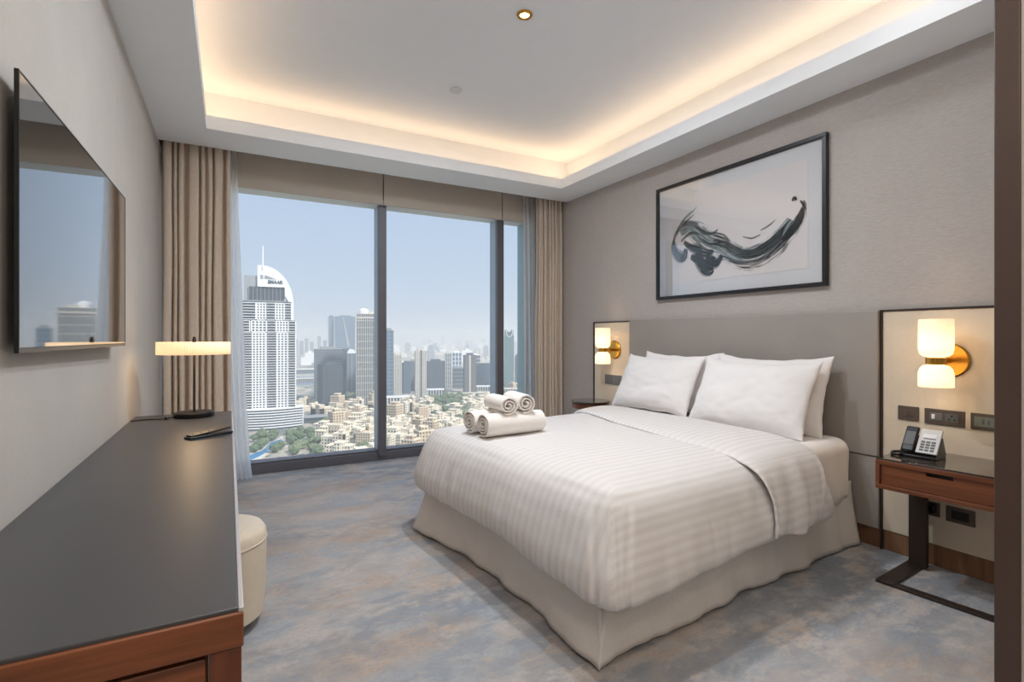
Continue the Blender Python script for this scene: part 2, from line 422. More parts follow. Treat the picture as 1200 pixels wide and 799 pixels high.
# ------------------------------------------------------------------ window wall
win = thing('window_1', 'floor-to-ceiling window with dark metal frame and three panes', 'window'); win['kind'] = 'structure'
SILL = MB().box((XL, YW, 0.0), (XR, YW + 0.16, 0.082)).box((XL, YW + 0.03, 0.082), (XR, YW + 0.16, 0.098))
SILL.build('sill_frame', 'window_metal', win, bevel=0.003)
GY = YW + 0.15
MX = [(1.274, 1.352), (2.57, 2.652)]
for x0, x1 in MX:
    mo = box('mullion', (x0, YW - 0.03, 0.05), (x1, YW + 0.02, 2.69), 'window_metal', win, bevel=0.004)
    box('lit_side_fin', (x0 + 0.002, YW + 0.02, 0.05), (x1 - 0.02, YW + 0.155, 2.69), 'fin_daylit', mo)  # side face of the mullion, daylight painted into its colour
box('jamb', (XL, YW, 0.0), (XL + 0.07, YW + 0.16, 2.75), 'window_metal', win)
box('jamb', (2.93, YW - 0.02, 0.0), (XR, YW + 0.16, 2.75), 'jamb_teal', win)
box('head_liner', (XL, YW - 0.06, 2.487), (XR, YW + 0.16, 2.53), 'window_liner', win)
xs = [XL + 0.07, MX[0][0] + 0.03, MX[1][0] + 0.03, 2.93]
for i in range(3):
    box('pane', (xs[i], GY, 0.09), (xs[i + 1], GY + 0.008, 2.5), 'window_glass', win)
pel = thing('trim_3', 'taupe fabric blind pelmet panels above the window', 'pelmet'); pel['kind'] = 'structure'
px = [XL, 1.308, 2.606, XR]
for i in range(3):
    box('pelmet_panel', (px[i] + 0.005, YW - 0.08, 2.48), (px[i + 1] - 0.005, YW - 0.06, 3.0), 'pelmet_cloth', pel, bevel=0.002)
box('backing', (XL, YW - 0.059, 2.49), (XR, YW - 0.05, 3.0), 'dark_recess', pel)
struct(box('wall_window', (XL - 0.12, YW + 0.0, 2.53), (XR + 0.12, YW + 0.18, 3.2), 'window_liner'), 'wall strip above the window', 'wall')

def curtain(name, label, x0, x1, y, mat, z0, z1, folds, amp, top_x=None, seed=0, thick=0.0, cat='curtain', nz=40):
    rnd = random.Random(seed); ph = [rnd.uniform(-0.5, 0.5) for _ in range(folds + 2)]; am = [rnd.uniform(0.6, 1.15) for _ in range(folds + 2)]
    tx0, tx1 = top_x if top_x else (x0, x1)
    def fn(u, v):
        z = lerp(z0, z1, v)
        k = v ** 0.7
        xa, xb = lerp(x0, tx0, k), lerp(x1, tx1, k)
        s_ = u * folds; i = int(min(s_, folds - 1)); 
        s2 = s_ + 0.30 * math.sin(s_ * 1.9 + seed) + 0.10 * math.sin(s_ * 4.3 + seed * 2) + 0.12 * N(u * 5, v * 1.6, seed)
        a = 2 * PI * s2
        A = amp * lerp(am[i], am[i + 1], s_ - i) * (1.0 - 0.35 * v)
        yy = y + A * math.cos(a) + 0.012 * N(u * 3, v * 2.5, seed)
        xx = lerp(xa, xb, u) + 0.35 * (xb - xa) / folds * math.sin(2 * a) * 0.35 + 0.008 * N(u * 4, v * 3, seed + 9)
        return (xx, yy, z)
    ob = MB().grid(fn, folds * 14, nz).build(name, mat, None, True, solid=thick)
    return tag(ob, label, cat)
curtain('drape_curtain', 'beige pleated drape gathered behind the desk lamp', -0.455, 0.02, 4.76, 'drape', 0.01, 2.93, 8, 0.045, (-0.455, 0.02), 3, 0.003)
curtain('sheer_curtain', 'white sheer curtain gathered beside the beige drape behind the desk', -0.10, 0.175, 4.885, 'sheer', 0.01, 2.93, 6, 0.03, (-0.16, 0.052), 5)
curtain('drape_curtain', 'beige pleated drape gathered beside the headboard wall', 2.93, 3.25, 4.76, 'drape', 0.01, 2.93, 7, 0.045, (2.93, 3.25), 11, 0.003)
curtain('sheer_curtain', 'white sheer curtain hanging between the window and the bedside drape', 2.86, 3.06, 4.89, 'sheer', 0.01, 2.93, 5, 0.03, (2.83, 3.04), 13)

# ------------------------------------------------------------------ headboard wall
HX = XR - 0.05
hb = thing('headboard', 'wide taupe upholstered headboard fixed to the wall', 'headboard', (0, 0, 0))
box('headboard_panel', (HX, 1.546, 0.522), (XR - 0.003, 3.612, 1.356), 'headboard_fabric', hb, bevel=0.008, segs=3)
box('lower_panel', (HX + 0.008, 1.546, 0.113), (XR - 0.003, 3.612, 0.518), 'headboard_fabric', hb, bevel=0.004)
def side_panel(name_label, y0, y1, edge_y):
    p = thing('bedside_panel', name_label, 'wall panel', (0, 0, 0), 0, 'cream bedside wall panels')
    box('panel', (XR - 0.02, y0, 0.113), (XR - 0.003, y1, 1.346), 'cream_leather', p, bevel=0.002)
    box('top_edging', (XR - 0.026, y0 - 0.006, 1.347), (XR - 0.003, y1 + 0.006, 1.357), 'bronze', p)
    box('side_edging', (XR - 0.03, edge_y, 0.0), (XR - 0.003, edge_y + 0.011, 1.357), 'bronze', p)
side_panel('cream leather wall panel with bronze edge behind the telephone nightstand', 0.62, 1.534, 1.534)
side_panel('cream leather wall panel with bronze edge behind the round table', 3.616, 4.155, 4.155)

def sconce(x, y, z, label):
    s_ = thing('wall_sconce', label, 'wall lamp', (x, y, z), 0, 'brass and opal glass wall sconces')
    Rx = R(-PI / 2, 'Y')
    MB().lathe([(0.001, 0.018), (0.082, 0.018), (0.088, 0.012), (0.088, 0.0)], 48, Rx).build('backplate', 'brass', s_, 'auto')
    MB().box((-0.155, -0.013, -0.013), (-0.012, 0.013, 0.013)).build('arm', 'brass', s_, bevel=0.003)
    C = T(-0.15, 0, 0)
    MB().lathe([(0.034, -0.019), (0.042, -0.016), (0.042, 0.016), (0.034, 0.019)], 32, C).build('collar', 'brass', s_, 'auto')
    up = [(0.03, 0.019), (0.052, 0.023), (0.066, 0.036), (0.071, 0.06), (0.071, 0.205), (0.069, 0.209), (0.066, 0.205), (0.066, 0.06), (0.03, 0.03)]
    MB().lathe(up, 40, C, cap=False).build('glass_shade', 'opal_glow', s_, 'auto')
    lo = [(0.03, -0.019), (0.052, -0.024), (0.066, -0.04), (0.072, -0.062), (0.072, -0.128), (0.069, -0.131), (0.066, -0.126), (0.066, -0.062), (0.03, -0.03)]
    MB().lathe(lo, 40, C, cap=False).build('glass_shade', 'opal_glow', s_, 'auto')
    for zz, watts in ((0.075, 0.6), (-0.075, 0.5)):
        l = bpy.data.lights.new('sconce_bulb', 'POINT'); l.energy = watts; l.color = (1.0, 0.80, 0.55); l.shadow_soft_size = 0.03
        o = bpy.data.objects.new('sconce_bulb', l); COL.objects.link(o); o.location = (x - 0.15, y, z + zz)
sconce(XR - 0.02, 1.225, 1.083, 'brass wall sconce with two opal glass shades above the telephone')
sconce(XR - 0.02, 3.84, 1.083, 'brass wall sconce with two opal glass shades above the round table')

def plate(name, label, cat, y0, y1, z0, z1, mat, parts):
    p = thing(name, label, cat, (XR - 0.02, (y0 + y1) / 2, (z0 + z1) / 2))
    hy, hz = (y1 - y0) / 2, (z1 - z0) / 2
    box('plate', (-0.008, -hy, -hz), (0.0, hy, hz), mat, p, bevel=0.002)
    for nm, a, c, e_, f_, mm, dpt in parts:
        box(nm, (-0.008 - dpt, a * hy, e_ * hz), (-0.002, c * hy, f_ * hz), mm, p, bevel=0.001)
    return p
plate('light_switch', 'bronze double switch plate above the telephone handset', 'switch', 1.359, 1.456, 0.75, 0.826, 'socket_bronze',
      [('rocker', 0.02, 0.62, -0.42, 0.42, 'socket_bronze', 0.003), ('rocker', -0.62, -0.02, -0.42, 0.42, 'socket_bronze', 0.003)])
plate('wall_socket', 'bronze wall plate with switch and power socket beside the telephone', 'socket', 1.162, 1.332, 0.746, 0.826, 'socket_bronze',
      [('rocker', 0.08, 0.72, -0.5, 0.5, 'socket_grey', 0.002), ('indicator', 0.45, 0.62, -0.3, 0.3, 'white_trim', 0.003), ('socket_face', -0.72, -0.08, -0.5, 0.5, 'key_grey', 0.002),
       ('pin_hole', -0.44, -0.36, 0.1, 0.38, 'dark_recess', 0.0025), ('pin_hole', -0.60, -0.48, -0.3, -0.12, 'dark_recess', 0.0025), ('pin_hole', -0.32, -0.20, -0.3, -0.12, 'dark_recess', 0.0025)])
plate('thermostat', 'bronze framed thermostat with a grey display next to the jamb', 'thermostat', 1.02, 1.138, 0.745, 0.826, 'socket_bronze',
      [('display', -0.75, 0.75, -0.6, 0.6, 'lcd', 0.002), ('digit', 0.05, 0.25, -0.3, 0.3, 'key_grey', 0.0025), ('digit', -0.3, -0.1, -0.3, 0.3, 'key_grey', 0.0025)])
plate('wall_socket', 'bronze power socket with a plugged adapter under the nightstand drawer', 'socket', 1.265, 1.367, 0.262, 0.335, 'socket_bronze',
      [('plug_adapter', -0.75, 0.75, -0.4, 0.7, 'black_plastic', 0.04)])
plate('wall_socket', 'bronze twin power socket low on the cream panel', 'socket', 1.12, 1.239, 0.255, 0.335, 'socket_bronze',
      [('socket_face', -0.6, 0.6, -0.55, 0.55, 'dark_recess', 0.002), ('pin_hole', -0.1, 0.1, 0.1, 0.4, 'black_plastic', 0.003)])
plate('light_switch', 'grey double switch plate beside the round table', 'switch', 3.745, 3.985, 0.748, 0.84, 'socket_grey',
      [('rocker', 0.05, 0.75, -0.55, 0.55, 'socket_grey', 0.003), ('rocker', -0.75, -0.05, -0.55, 0.55, 'socket_grey', 0.003)])

# framed picture
PY0, PY1, PZ0, PZ1 = 1.842, 3.287, 1.522, 2.476
pic = thing('framed_picture', 'large black framed abstract brush stroke picture above the headboard', 'picture', (0, 0, 0))
FX = XR - 0.035; fw = 0.026
box('frame_rail', (FX, PY0, PZ1 - fw), (XR, PY1, PZ1), 'frame_black', pic, bevel=0.002)
box('frame_rail', (FX, PY0, PZ0), (XR, PY1, PZ0 + fw), 'frame_black', pic, bevel=0.002)
box('frame_stile', (FX, PY0, PZ0 + fw), (XR, PY0 + fw, PZ1 - fw), 'frame_black', pic, bevel=0.002)
box('frame_stile', (FX, PY1 - fw, PZ0 + fw), (XR, PY1, PZ1 - fw), 'frame_black', pic, bevel=0.002)
box('mat_board', (XR - 0.013, PY0 + fw, PZ0 + fw), (XR - 0.002, PY1 - fw, PZ1 - fw), 'mat_board', pic)
mw = 0.125
art = box('art_paper', (XR - 0.015, PY0 + mw, PZ0 + mw), (XR - 0.012, PY1 - mw, PZ1 - mw), 'paper', pic)
box('picture_glass', (FX + 0.006, PY0 + fw, PZ0 + fw), (FX + 0.009, PY1 - fw, PZ1 - fw), 'picture_glass', pic)

def ink(name, c, c2, cover, streak=26.0, edge=0.25):
    m = bpy.data.materials.new(name); m.use_nodes = True; MAT[name] = m
    t = m.node_tree; b = t.nodes['Principled BSDF']; o = t.nodes['Material Output']
    uv = t.nodes.new('ShaderNodeUVMap'); mp = t.nodes.new('ShaderNodeMapping'); mp.inputs['Scale'].default_value = (2.2, streak, 1)
    t.links.new(uv.outputs[0], mp.inputs[0])
    f = noise_tex(t, mp.outputs[0], 1.0, 6, 0.65, 0.5)
    s_ = t.nodes.new('ShaderNodeSeparateXYZ'); t.links.new(uv.outputs[0], s_.inputs[0])
    # dry-brush coverage falls towards the edges of the stroke
    k = t.nodes.new('ShaderNodeMath'); k.operation = 'SUBTRACT'; k.inputs[1].default_value = 0.5; t.links.new(s_.outputs['Y'], k.inputs[0])
    a = t.nodes.new('ShaderNodeMath'); a.operation = 'ABSOLUTE'; t.links.new(k.outputs[0], a.inputs[0])
    q = t.nodes.new('ShaderNodeMath'); q.operation = 'MULTIPLY'; q.inputs[1].default_value = edge; t.links.new(a.outputs[0], q.inputs[0])
    g = t.nodes.new('ShaderNodeMath'); g.operation = 'SUBTRACT'; t.links.new(f, g.inputs[0]); t.links.new(q.outputs[0], g.inputs[1])
    r = t.nodes.new('ShaderNodeMapRange'); r.inputs[1].default_value = cover; r.inputs[2].default_value = cover + 0.07; t.links.new(g.outputs[0], r.inputs[0])
    mp2 = t.nodes.new('ShaderNodeMapping'); mp2.inputs['Scale'].default_value = (3.0, 9.0, 1); mp2.inputs['Location'].default_value = (4, 2, 0)
    t.links.new(uv.outputs[0], mp2.inputs[0])
    t.links.new(ramp(t, noise_tex(t, mp2.outputs[0], 1.0, 4), [(0.38, lin(c)), (0.66, lin(c2))]), b.inputs['Base Color'])
    b.inputs['Roughness'].default_value = 0.7
    tr = t.nodes.new('ShaderNodeBsdfTransparent'); mx = t.nodes.new('ShaderNodeMixShader')
    t.links.new(r.outputs[0], mx.inputs[0]); t.links.new(tr.outputs[0], mx.inputs[1]); t.links.new(b.outputs[0], mx.inputs[2]); t.links.new(mx.outputs[0], o.inputs[0])
ink('ink_grey', (104, 118, 122), (170, 180, 182), 0.34, 16.0, 0.30)
ink('ink_dark', (14, 18, 20), (36, 46, 50), 0.27, 20.0, 0.40)
ink('ink_dry', (20, 25, 28), (60, 72, 78), 0.44, 30.0, 0.12)
ink('ink_spatter', (16, 20, 22), (50, 58, 62), 0.50, 9.0, 0.05)
def catmull(pts, n):
    out = []
    P = [pts[0]] + list(pts) + [pts[-1]]
    for i in range(1, len(P) - 2):
        for k in range(n):
            t_ = k / n; r_ = []
            for c_ in range(len(pts[0])):
                p0, p1, p2, p3 = (P[i + q][c_] for q in (-1, 0, 1, 2))
                r_.append(0.5 * (2 * p1 + (p2 - p0) * t_ + (2 * p0 - 5 * p1 + 4 * p2 - p3) * t_ ** 2 + (3 * p1 - p0 - 3 * p2 + p3) * t_ ** 3))
            out.append(tuple(r_))
    return out + [pts[-1]]
layer = [0]
def stroke(pts, mat):     # pts: (y, z, width) on the picture plane
    P = catmull(pts, 10); mb = MB(); L = 0; layer[0] += 1
    x = XR - 0.0152 - 0.0002 * layer[0]; us = []
    for i, (y, z, w_) in enumerate(P):
        a, c_ = P[max(i - 1, 0)], P[min(i + 1, len(P) - 1)]
        dy, dz = c_[0] - a[0], c_[1] - a[1]; l = math.hypot(dy, dz) or 1
        if i: L += math.hypot(y - P[i - 1][0], z - P[i - 1][1])
        us.append(L); ny, nz = -dz / l, dy / l
        mb.v += [(x, y + ny * w_ / 2, z + nz * w_ / 2), (x, y - ny * w_ / 2, z - nz * w_ / 2)]
    mb.uv = []
    for i in range(len(P) - 1):
        mb.f.append((2 * i, 2 * i + 1, 2 * i + 3, 2 * i + 2))
        mb.uv.append([(us[i] * 3, 0), (us[i] * 3, 1), (us[i + 1] * 3, 1), (us[i + 1] * 3, 0)])
    return mb.build('brush_stroke', mat, art)
stroke([(3.03, 2.06, 0.05), (2.95, 2.08, 0.12), (2.85, 2.03, 0.17), (2.76, 1.95, 0.16), (2.66, 1.90, 0.15), (2.55, 1.85, 0.13), (2.46, 1.81, 0.10)], 'ink_grey')
stroke([(2.68, 1.92, 0.07), (2.56, 1.83, 0.11), (2.42, 1.79, 0.12), (2.28, 1.81, 0.12), (2.16, 1.89, 0.10), (2.08, 1.98, 0.06)], 'ink_grey')
stroke([(3.10, 2.02, 0.02), (3.10, 1.95, 0.06), (3.06, 1.88, 0.10), (3.00, 1.86, 0.09), (2.97, 1.92, 0.04)], 'ink_dark')
stroke([(3.10, 2.02, 0.03), (3.05, 2.09, 0.05), (2.97, 2.13, 0.05), (2.88, 2.10, 0.04), (2.80, 2.03, 0.035), (2.72, 2.00, 0.03), (2.66, 2.02, 0.015)], 'ink_dry')
stroke([(2.99, 1.98, 0.03), (2.93, 1.93, 0.06), (2.86, 1.90, 0.09), (2.78, 1.86, 0.07), (2.70, 1.86, 0.03)], 'ink_dark')
stroke([(2.92, 1.85, 0.04), (2.85, 1.82, 0.10), (2.79, 1.76, 0.14), (2.74, 1.725, 0.11), (2.70, 1.73, 0.05)], 'ink_dark')
stroke([(2.76, 1.84, 0.05), (2.71, 1.78, 0.10), (2.67, 1.77, 0.08), (2.62, 1.82, 0.03)], 'ink_dark')
stroke([(3.02, 1.99, 0.02), (2.95, 2.03, 0.03), (2.87, 2.03, 0.03), (2.80, 1.96, 0.03), (2.72, 1.92, 0.025), (2.62, 1.92, 0.02)], 'ink_dry')
for k, (o1, w1) in enumerate(((0.055, 0.018), (0.03, 0.022), (0.0, 0.03), (-0.03, 0.022))):
    stroke([(2.70, 1.95 + o1, w1 * 0.6), (2.60, 1.91 + o1, w1), (2.52, 1.835 + o1 * 0.7, w1), (2.40, 1.79 + o1 * 0.6, w1), (2.28, 1.81 + o1 * 0.7, w1 * 1.2), (2.16, 1.88 + o1 * 0.7, w1), (2.08 + 0.02 * k, 1.955 + o1 * 0.5, w1 * 0.6)], 'ink_dry')
stroke([(2.62, 1.80, 0.04), (2.52, 1.745, 0.06), (2.40, 1.71, 0.06), (2.28, 1.725, 0.06), (2.17, 1.785, 0.07), (2.08, 1.87, 0.06), (2.01, 1.96, 0.05), (1.985, 2.04, 0.02)], 'ink_spatter')
stroke([(2.56, 1.77, 0.02), (2.44, 1.735, 0.03), (2.30, 1.745, 0.035), (2.18, 1.805, 0.04), (2.10, 1.88, 0.05), (2.03, 1.96, 0.05), (1.99, 2.05, 0.03), (1.995, 2.09, 0.01)], 'ink_dry')
stroke([(2.14, 1.85, 0.03), (2.07, 1.91, 0.07), (2.02, 1.98, 0.06), (2.0, 2.04, 0.02)], 'ink_dark')
stroke([(3.03, 2.13, 0.012), (2.98, 2.17, 0.025), (2.90, 2.21, 0.02), (2.86, 2.24, 0.008)], 'ink_dry')
stroke([(3.00, 2.12, 0.008), (2.95, 2.15, 0.012), (2.89, 2.18, 0.008)], 'ink_dark')
stroke([(2.07, 2.10, 0.015), (2.055, 2.115, 0.028), (2.04, 2.10, 0.012)], 'ink_dark')
stroke([(2.015, 2.09, 0.01), (1.995, 2.06, 0.018), (1.985, 2.03, 0.01)], 'ink_dark')
stroke([(2.44, 1.93, 0.008), (2.37, 1.905, 0.014), (2.30, 1.92, 0.008)], 'ink_dry')
stroke([(2.30, 1.95, 0.008), (2.24, 1.97, 0.012), (2.19, 2.0, 0.008)], 'ink_dry')

# ------------------------------------------------------------------ television
tv = thing('television', 'flat black television mounted on the wall above the desk', 'television', (-0.4226, 2.26, 1.163), math.radians(-0.99))
ty0, ty1 = -0.637, 0.637; TH = 0.672
box('screen', (-0.004, ty0 + 0.006, 0.013), (-0.0008, ty1 - 0.006, TH - 0.006), 'screen_glass', tv)
bz = MB().box((-0.009, ty0, 0.0), (0.0, ty1, 0.012)).box((-0.009, ty0, TH - 0.005), (0.0, ty1, TH)).box((-0.009, ty0, 0.012), (0.0, ty0 + 0.005, TH - 0.005)).box((-0.009, ty1 - 0.005, 0.012), (0.0, ty1, TH - 0.005))
bz.build('bezel', 'black_satin', tv)
box('back_shell', (-0.028, ty0 + 0.12, 0.06), (-0.005, ty1 - 0.12, TH - 0.06), 'black_plastic', tv, bevel=0.006)
box('wall_bracket', (-0.040, -0.15, 0.2), (-0.028, 0.15, 0.5), 'black_satin', tv)

# ------------------------------------------------------------------ desk
DY0, DY1, DZ, DXR = 0.965, 3.60, 0.75, 0.022
desk = thing('desk', 'long walnut desk with dark grey top below the television', 'desk', (0, 0, 0))
box('desktop', (XL + 0.004, DY0 + 0.006, DZ - 0.03), (DXR - 0.008, DY1, DZ), 'desk_laminate', desk, bevel=0.002)
box('edge_strip', (DXR - 0.0078, DY0 + 0.004, DZ - 0.035), (DXR, DY1, DZ - 0.0005), 'metal_strip', desk, bevel=0.001)
box('front_rail', (XL + 0.004, DY0, DZ - 0.065), (DXR, DY0 + 0.02, DZ - 0.007), 'walnut_x', desk, bevel=0.003)
box('leg', (DXR - 0.05, DY0 + 0.004, 0.0), (DXR - 0.003, DY0 + 0.06, DZ - 0.066), 'walnut_z', desk, bevel=0.003)
box('leg', (XL + 0.006, DY0 + 0.004, 0.0), (XL + 0.05, DY0 + 0.06, DZ - 0.066), 'walnut_z', desk, bevel=0.003)
box('leg', (DXR - 0.05, DY1 - 0.06, 0.0), (DXR - 0.003, DY1 - 0.01, DZ - 0.066), 'walnut_z', desk, bevel=0.003)
box('leg', (XL + 0.006, DY1 - 0.06, 0.0), (XL + 0.05, DY1 - 0.01, DZ - 0.066), 'walnut_z', desk, bevel=0.003)
box('cabinet_body', (XL + 0.052, DY0 + 0.02, 0.06), (DXR - 0.052, DY0 + 0.55, DZ - 0.066), 'walnut_z', desk)
for z0, z1 in ((0.38, DZ - 0.074), (0.07, 0.372)):
    box('end_panel', (XL + 0.055, DY0 + 0.008, z0), (DXR - 0.055, DY0 + 0.02, z1), 'walnut_x', desk, bevel=0.002)
box('side_rail', (DXR - 0.026, DY0 + 0.06, DZ - 0.09), (DXR - 0.006, DY1 - 0.06, DZ - 0.036), 'walnut_y', desk)
box('modesty_panel', (XL + 0.01, DY0 + 0.55, 0.3), (XL + 0.028, DY1 - 0.06, DZ - 0.06), 'walnut_y', desk)

lamp = thing('table_lamp', 'black table lamp with a glowing wide cream drum shade on the desk', 'table lamp', (-0.172, 3.44, DZ))
MB().lathe([(0.098, 0.0), (0.100, 0.004), (0.100, 0.024), (0.096, 0.028), (0.012, 0.030)], 48).build('base', 'black_satin', lamp, 'auto')
MB().lathe([(0.0065, 0.028), (0.0065, 0.445)], 16).build('stem', 'bronze', lamp, 'auto')
def pleat(u, v):
    a = 2 * PI * u; r = 0.180 + 0.0015 * math.cos(a * 90)
    return (r * math.cos(a), r * math.sin(a), lerp(0.355, 0.425, v))
MB().grid(pleat, 360, 2, True).build('shade', 'shade_glow', lamp, True, solid=0.002)
MB().lathe([(0.170, 0.421), (0.172, 0.423)], 48).build('diffuser', 'shade_glow', lamp)
MB().lathe([(0.010, 0.425), (0.010, 0.44), (0.006, 0.455)], 16).build('finial', 'bronze', lamp, 'auto')
MB().tube([(-0.10, -0.02, 0.006), (-0.16, -0.05, 0.004), (-0.22, -0.03, 0.004), (-0.285, -0.06, 0.004)], 0.003).build('cord', 'black_plastic', lamp, True)
MB().box((-0.135, -0.075, 0.001), (-0.11, -0.035, 0.018)).build('cord_switch', 'clear_plastic', lamp, bevel=0.004)
l = bpy.data.lights.new('lamp_bulb', 'POINT'); l.energy = 0.9; l.color = (1.0, 0.72, 0.42); l.shadow_soft_size = 0.05
o = bpy.data.objects.new('lamp_bulb', l); COL.objects.link(o); o.location = (-0.172, 3.44, DZ + 0.33)

rc = thing('remote_control', 'slim black remote control lying on the desk near the lamp', 'remote control', (-0.078, 2.725, DZ), math.radians(32))
box('case', (-0.10, -0.024, 0.0), (0.10, 0.024, 0.011), 'black_plastic', rc, bevel=0.004)
Mt = T(0.0, 0, 0.016) @ R(math.radians(-5), 'Y')
MB().box((-0.09, -0.023, 0.0), (0.09, 0.023, 0.009), Mt).build('cover', 'black_satin', rc, bevel=0.002)
for i in range(4):
    MB().lathe([(0.005, 0.009), (0.005, 0.011)], 12, Mt @ T(-0.07 + i * 0.035, 0, 0)).build('button', 'key_grey', rc)

ot = thing('ottoman_stool', 'round cream leather ottoman tucked under the desk', 'stool', (-0.062, 2.46, 0))
MB().lathe([(0.185, 0.045), (0.196, 0.05), (0.203, 0.15), (0.206, 0.30), (0.206, 0.348)], 56).build('body', 'cream_leather', ot, 'auto')
MB().lathe([(0.206, 0.349), (0.2085, 0.352), (0.2085, 0.356), (0.206, 0.359)], 56).build('piping', 'cream_leather', ot, 'auto')
MB().lathe([(0.206, 0.359), (0.204, 0.385), (0.19, 0.405), (0.15, 0.418), (0.08, 0.424), (0.01, 0.425)], 56).build('seat_cushion', 'cream_leather', ot, 'auto')
for k in range(4):
    a = PI / 4 + k * PI / 2 - 0.55
    MB().lathe([(0.014, 0.0), (0.02, 0.048)], 14, T(0.165 * math.cos(a), 0.165 * math.sin(a), 0)).build('foot', 'walnut_z', ot, 'auto')

# ------------------------------------------------------------------ bed
BR = math.radians(4.5)
bed = thing('bed', 'large bed with white mattress and linen bed skirt against the headboard', 'bed', (3.165, 2.45, 0), BR)
MW = 0.79     # mattress half width
BL = 2.02     # mattress length
def soft_slab(x0, x1, y0, y1, z0, z1, r, n=10, rc=0.10, seed=0, amp=0.0):
    """closed pillow-cornered slab from concentric rounded rectangles"""
    mb = MB(); cx, cy, a, b_ = (x0 + x1) / 2, (y0 + y1) / 2, (x1 - x0) / 2, (y1 - y0) / 2
    NSEG = 70
    def rr(a_, b2, rad, m_):
        pts = []
        for q, (sx_, sy_) in enumerate(((1, 1), (-1, 1), (-1, -1), (1, -1))):
            for k in range(m_ + 1):
                t_ = PI / 2 * q + PI / 2 * k / m_
                pts.append((sx_ * (a_ - rad) + rad * math.cos(t_), sy_ * (b2 - rad) + rad * math.sin(t_)))
        out = []
        for k in range(len(pts)):
            p, q = pts[k], pts[(k + 1) % len(pts)]; out.append(p)
            if (k + 1) % (m_ + 1) == 0:
                for h_ in range(1, NSEG): out.append((lerp(p[0], q[0], h_ / NSEG), lerp(p[1], q[1], h_ / NSEG)))
        return out
    levels = [(r * (1 - math.sin(PI / 2 * k / n)), z0 + r * (1 - math.cos(PI / 2 * k / n))) for k in range(n + 1)]
    levels += [(0, lerp(z0 + r, z1 - r, k / 5)) for k in range(1, 5)]
    levels += [(r * (1 - math.cos(PI / 2 * k / n)), z1 - r + r * math.sin(PI / 2 * k / n)) for k in range(n + 1)]
    m_ = 8
    for ins, z in levels:
        for x, y in rr(a - ins, b_ - ins, max(rc - ins, 0.01), m_):
            w_ = amp * (0.6 + 0.8 * max(0.0, (z1 - z) / (z1 - z0)))
            mb.v.append((cx + x + amp * N(x * 3, y * 3, z * 5 + seed), cy + y + w_ * N(x * 11 + z * 2.5, y * 3, z * 3 + seed) + 0.4 * w_ * N(x * 26 + z * 5, y, seed), z + 0.004 * N(x * 6, y * 6, seed)))
    c_ = 4 * (m_ + NSEG)
    for i in range(len(levels) - 1):
        for k in range(c_):
            mb.f.append((i * c_ + k, i * c_ + (k + 1) % c_, (i + 1) * c_ + (k + 1) % c_, (i + 1) * c_ + k))
    mb.f.append(tuple(range(c_ - 1, -1, -1))); mb.f.append(tuple((len(levels) - 1) * c_ + k for k in range(c_)))
    return mb
box('base', (-BL + 0.03, -MW + 0.03, 0.04), (-0.02, MW - 0.03, 0.34), 'dark_recess', bed)
soft_slab(-BL, -0.02, -MW, MW, 0.235, 0.615, 0.075, 8, 0.11, 3, 0.016).build('mattress', 'sheet', bed, True)

def skirt_panel(p0, p1, nrm, seed, flare0, flare1, n=110):
    L = math.hypot(p1[0] - p0[0], p1[1] - p0[1])
    def fn(u, v):
        x, y = lerp(p0[0], p1[0], u), lerp(p0[1], p1[1], u)
        k = 1 - v
        fl = flare0 * max(0, 1 - u / 0.35) ** 2 + flare1 * max(0, 1 - (1 - u) / 0.35) ** 2
        wv_ = 0.030 * math.sin(u * L * 5.2 + seed) * (0.5 + 0.5 * math.sin(u * L * 2.3 + seed * 2)) + 0.034 * N(u * L * 1.7, seed, 0) + 0.026 * N(u * L * 6 + v * 0.5, seed + 3, v * 0.6) + 0.008 * N(u * L * 16, seed, v)
        off = -0.022 + k ** 1.3 * (0.032 + wv_ + fl)
        zb = 0.010 + 0.014 * max(0, N(u * L * 2.6, seed + 11, 0))
        tg = k ** 1.3 * 0.038 * (max(0, 1 - (1 - u) / 0.3) ** 1.5 * (1 if flare1 else 0) - max(0, 1 - u / 0.3) ** 1.5 * (1 if flare0 else 0))
        tx_, ty_ = (p1[0] - p0[0]) / L, (p1[1] - p0[1]) / L
        return (x + nrm[0] * off + tx_ * tg, y + nrm[1] * off + ty_ * tg, lerp(zb, 0.36, v))
    return MB().grid(fn, n, 16)
e_ = 0.01
skirt_panel((-BL, MW), (-BL, -MW - e_), (-1, 0), 1.3, 0.04, 0.05).build('skirt_panel', 'skirt_linen', bed, True, solid=0.004)
skirt_panel((-BL - e_, -MW), (-0.02, -MW), (0, -1), 4.1, 0.055, 0.0).build('skirt_panel', 'skirt_linen', bed, True, solid=0.004)
skirt_panel((-0.02, MW), (-BL, MW), (0, 1), 7.7, 0.0, 0.05).build('skirt_panel', 'skirt_linen', bed, True, solid=0.004)
# pleat insert behind the open corner
MB().grid(lambda u, v: (-BL + 0.035 - 0.045 * (1 - v) ** 1.3 + 0.05 * u, -MW + 0.085 - 0.045 * (1 - v) ** 1.3 - 0.05 * u, lerp(0.012, 0.36, v)), 6, 6).build('pleat_insert', 'skirt_linen', bed, True, solid=0.004)

def bedpt(x, y, z=0.0):
    c_, s_ = math.cos(BR), math.sin(BR); return (3.2 + x * c_ - y * s_, 2.45 + x * s_ + y * c_, z)

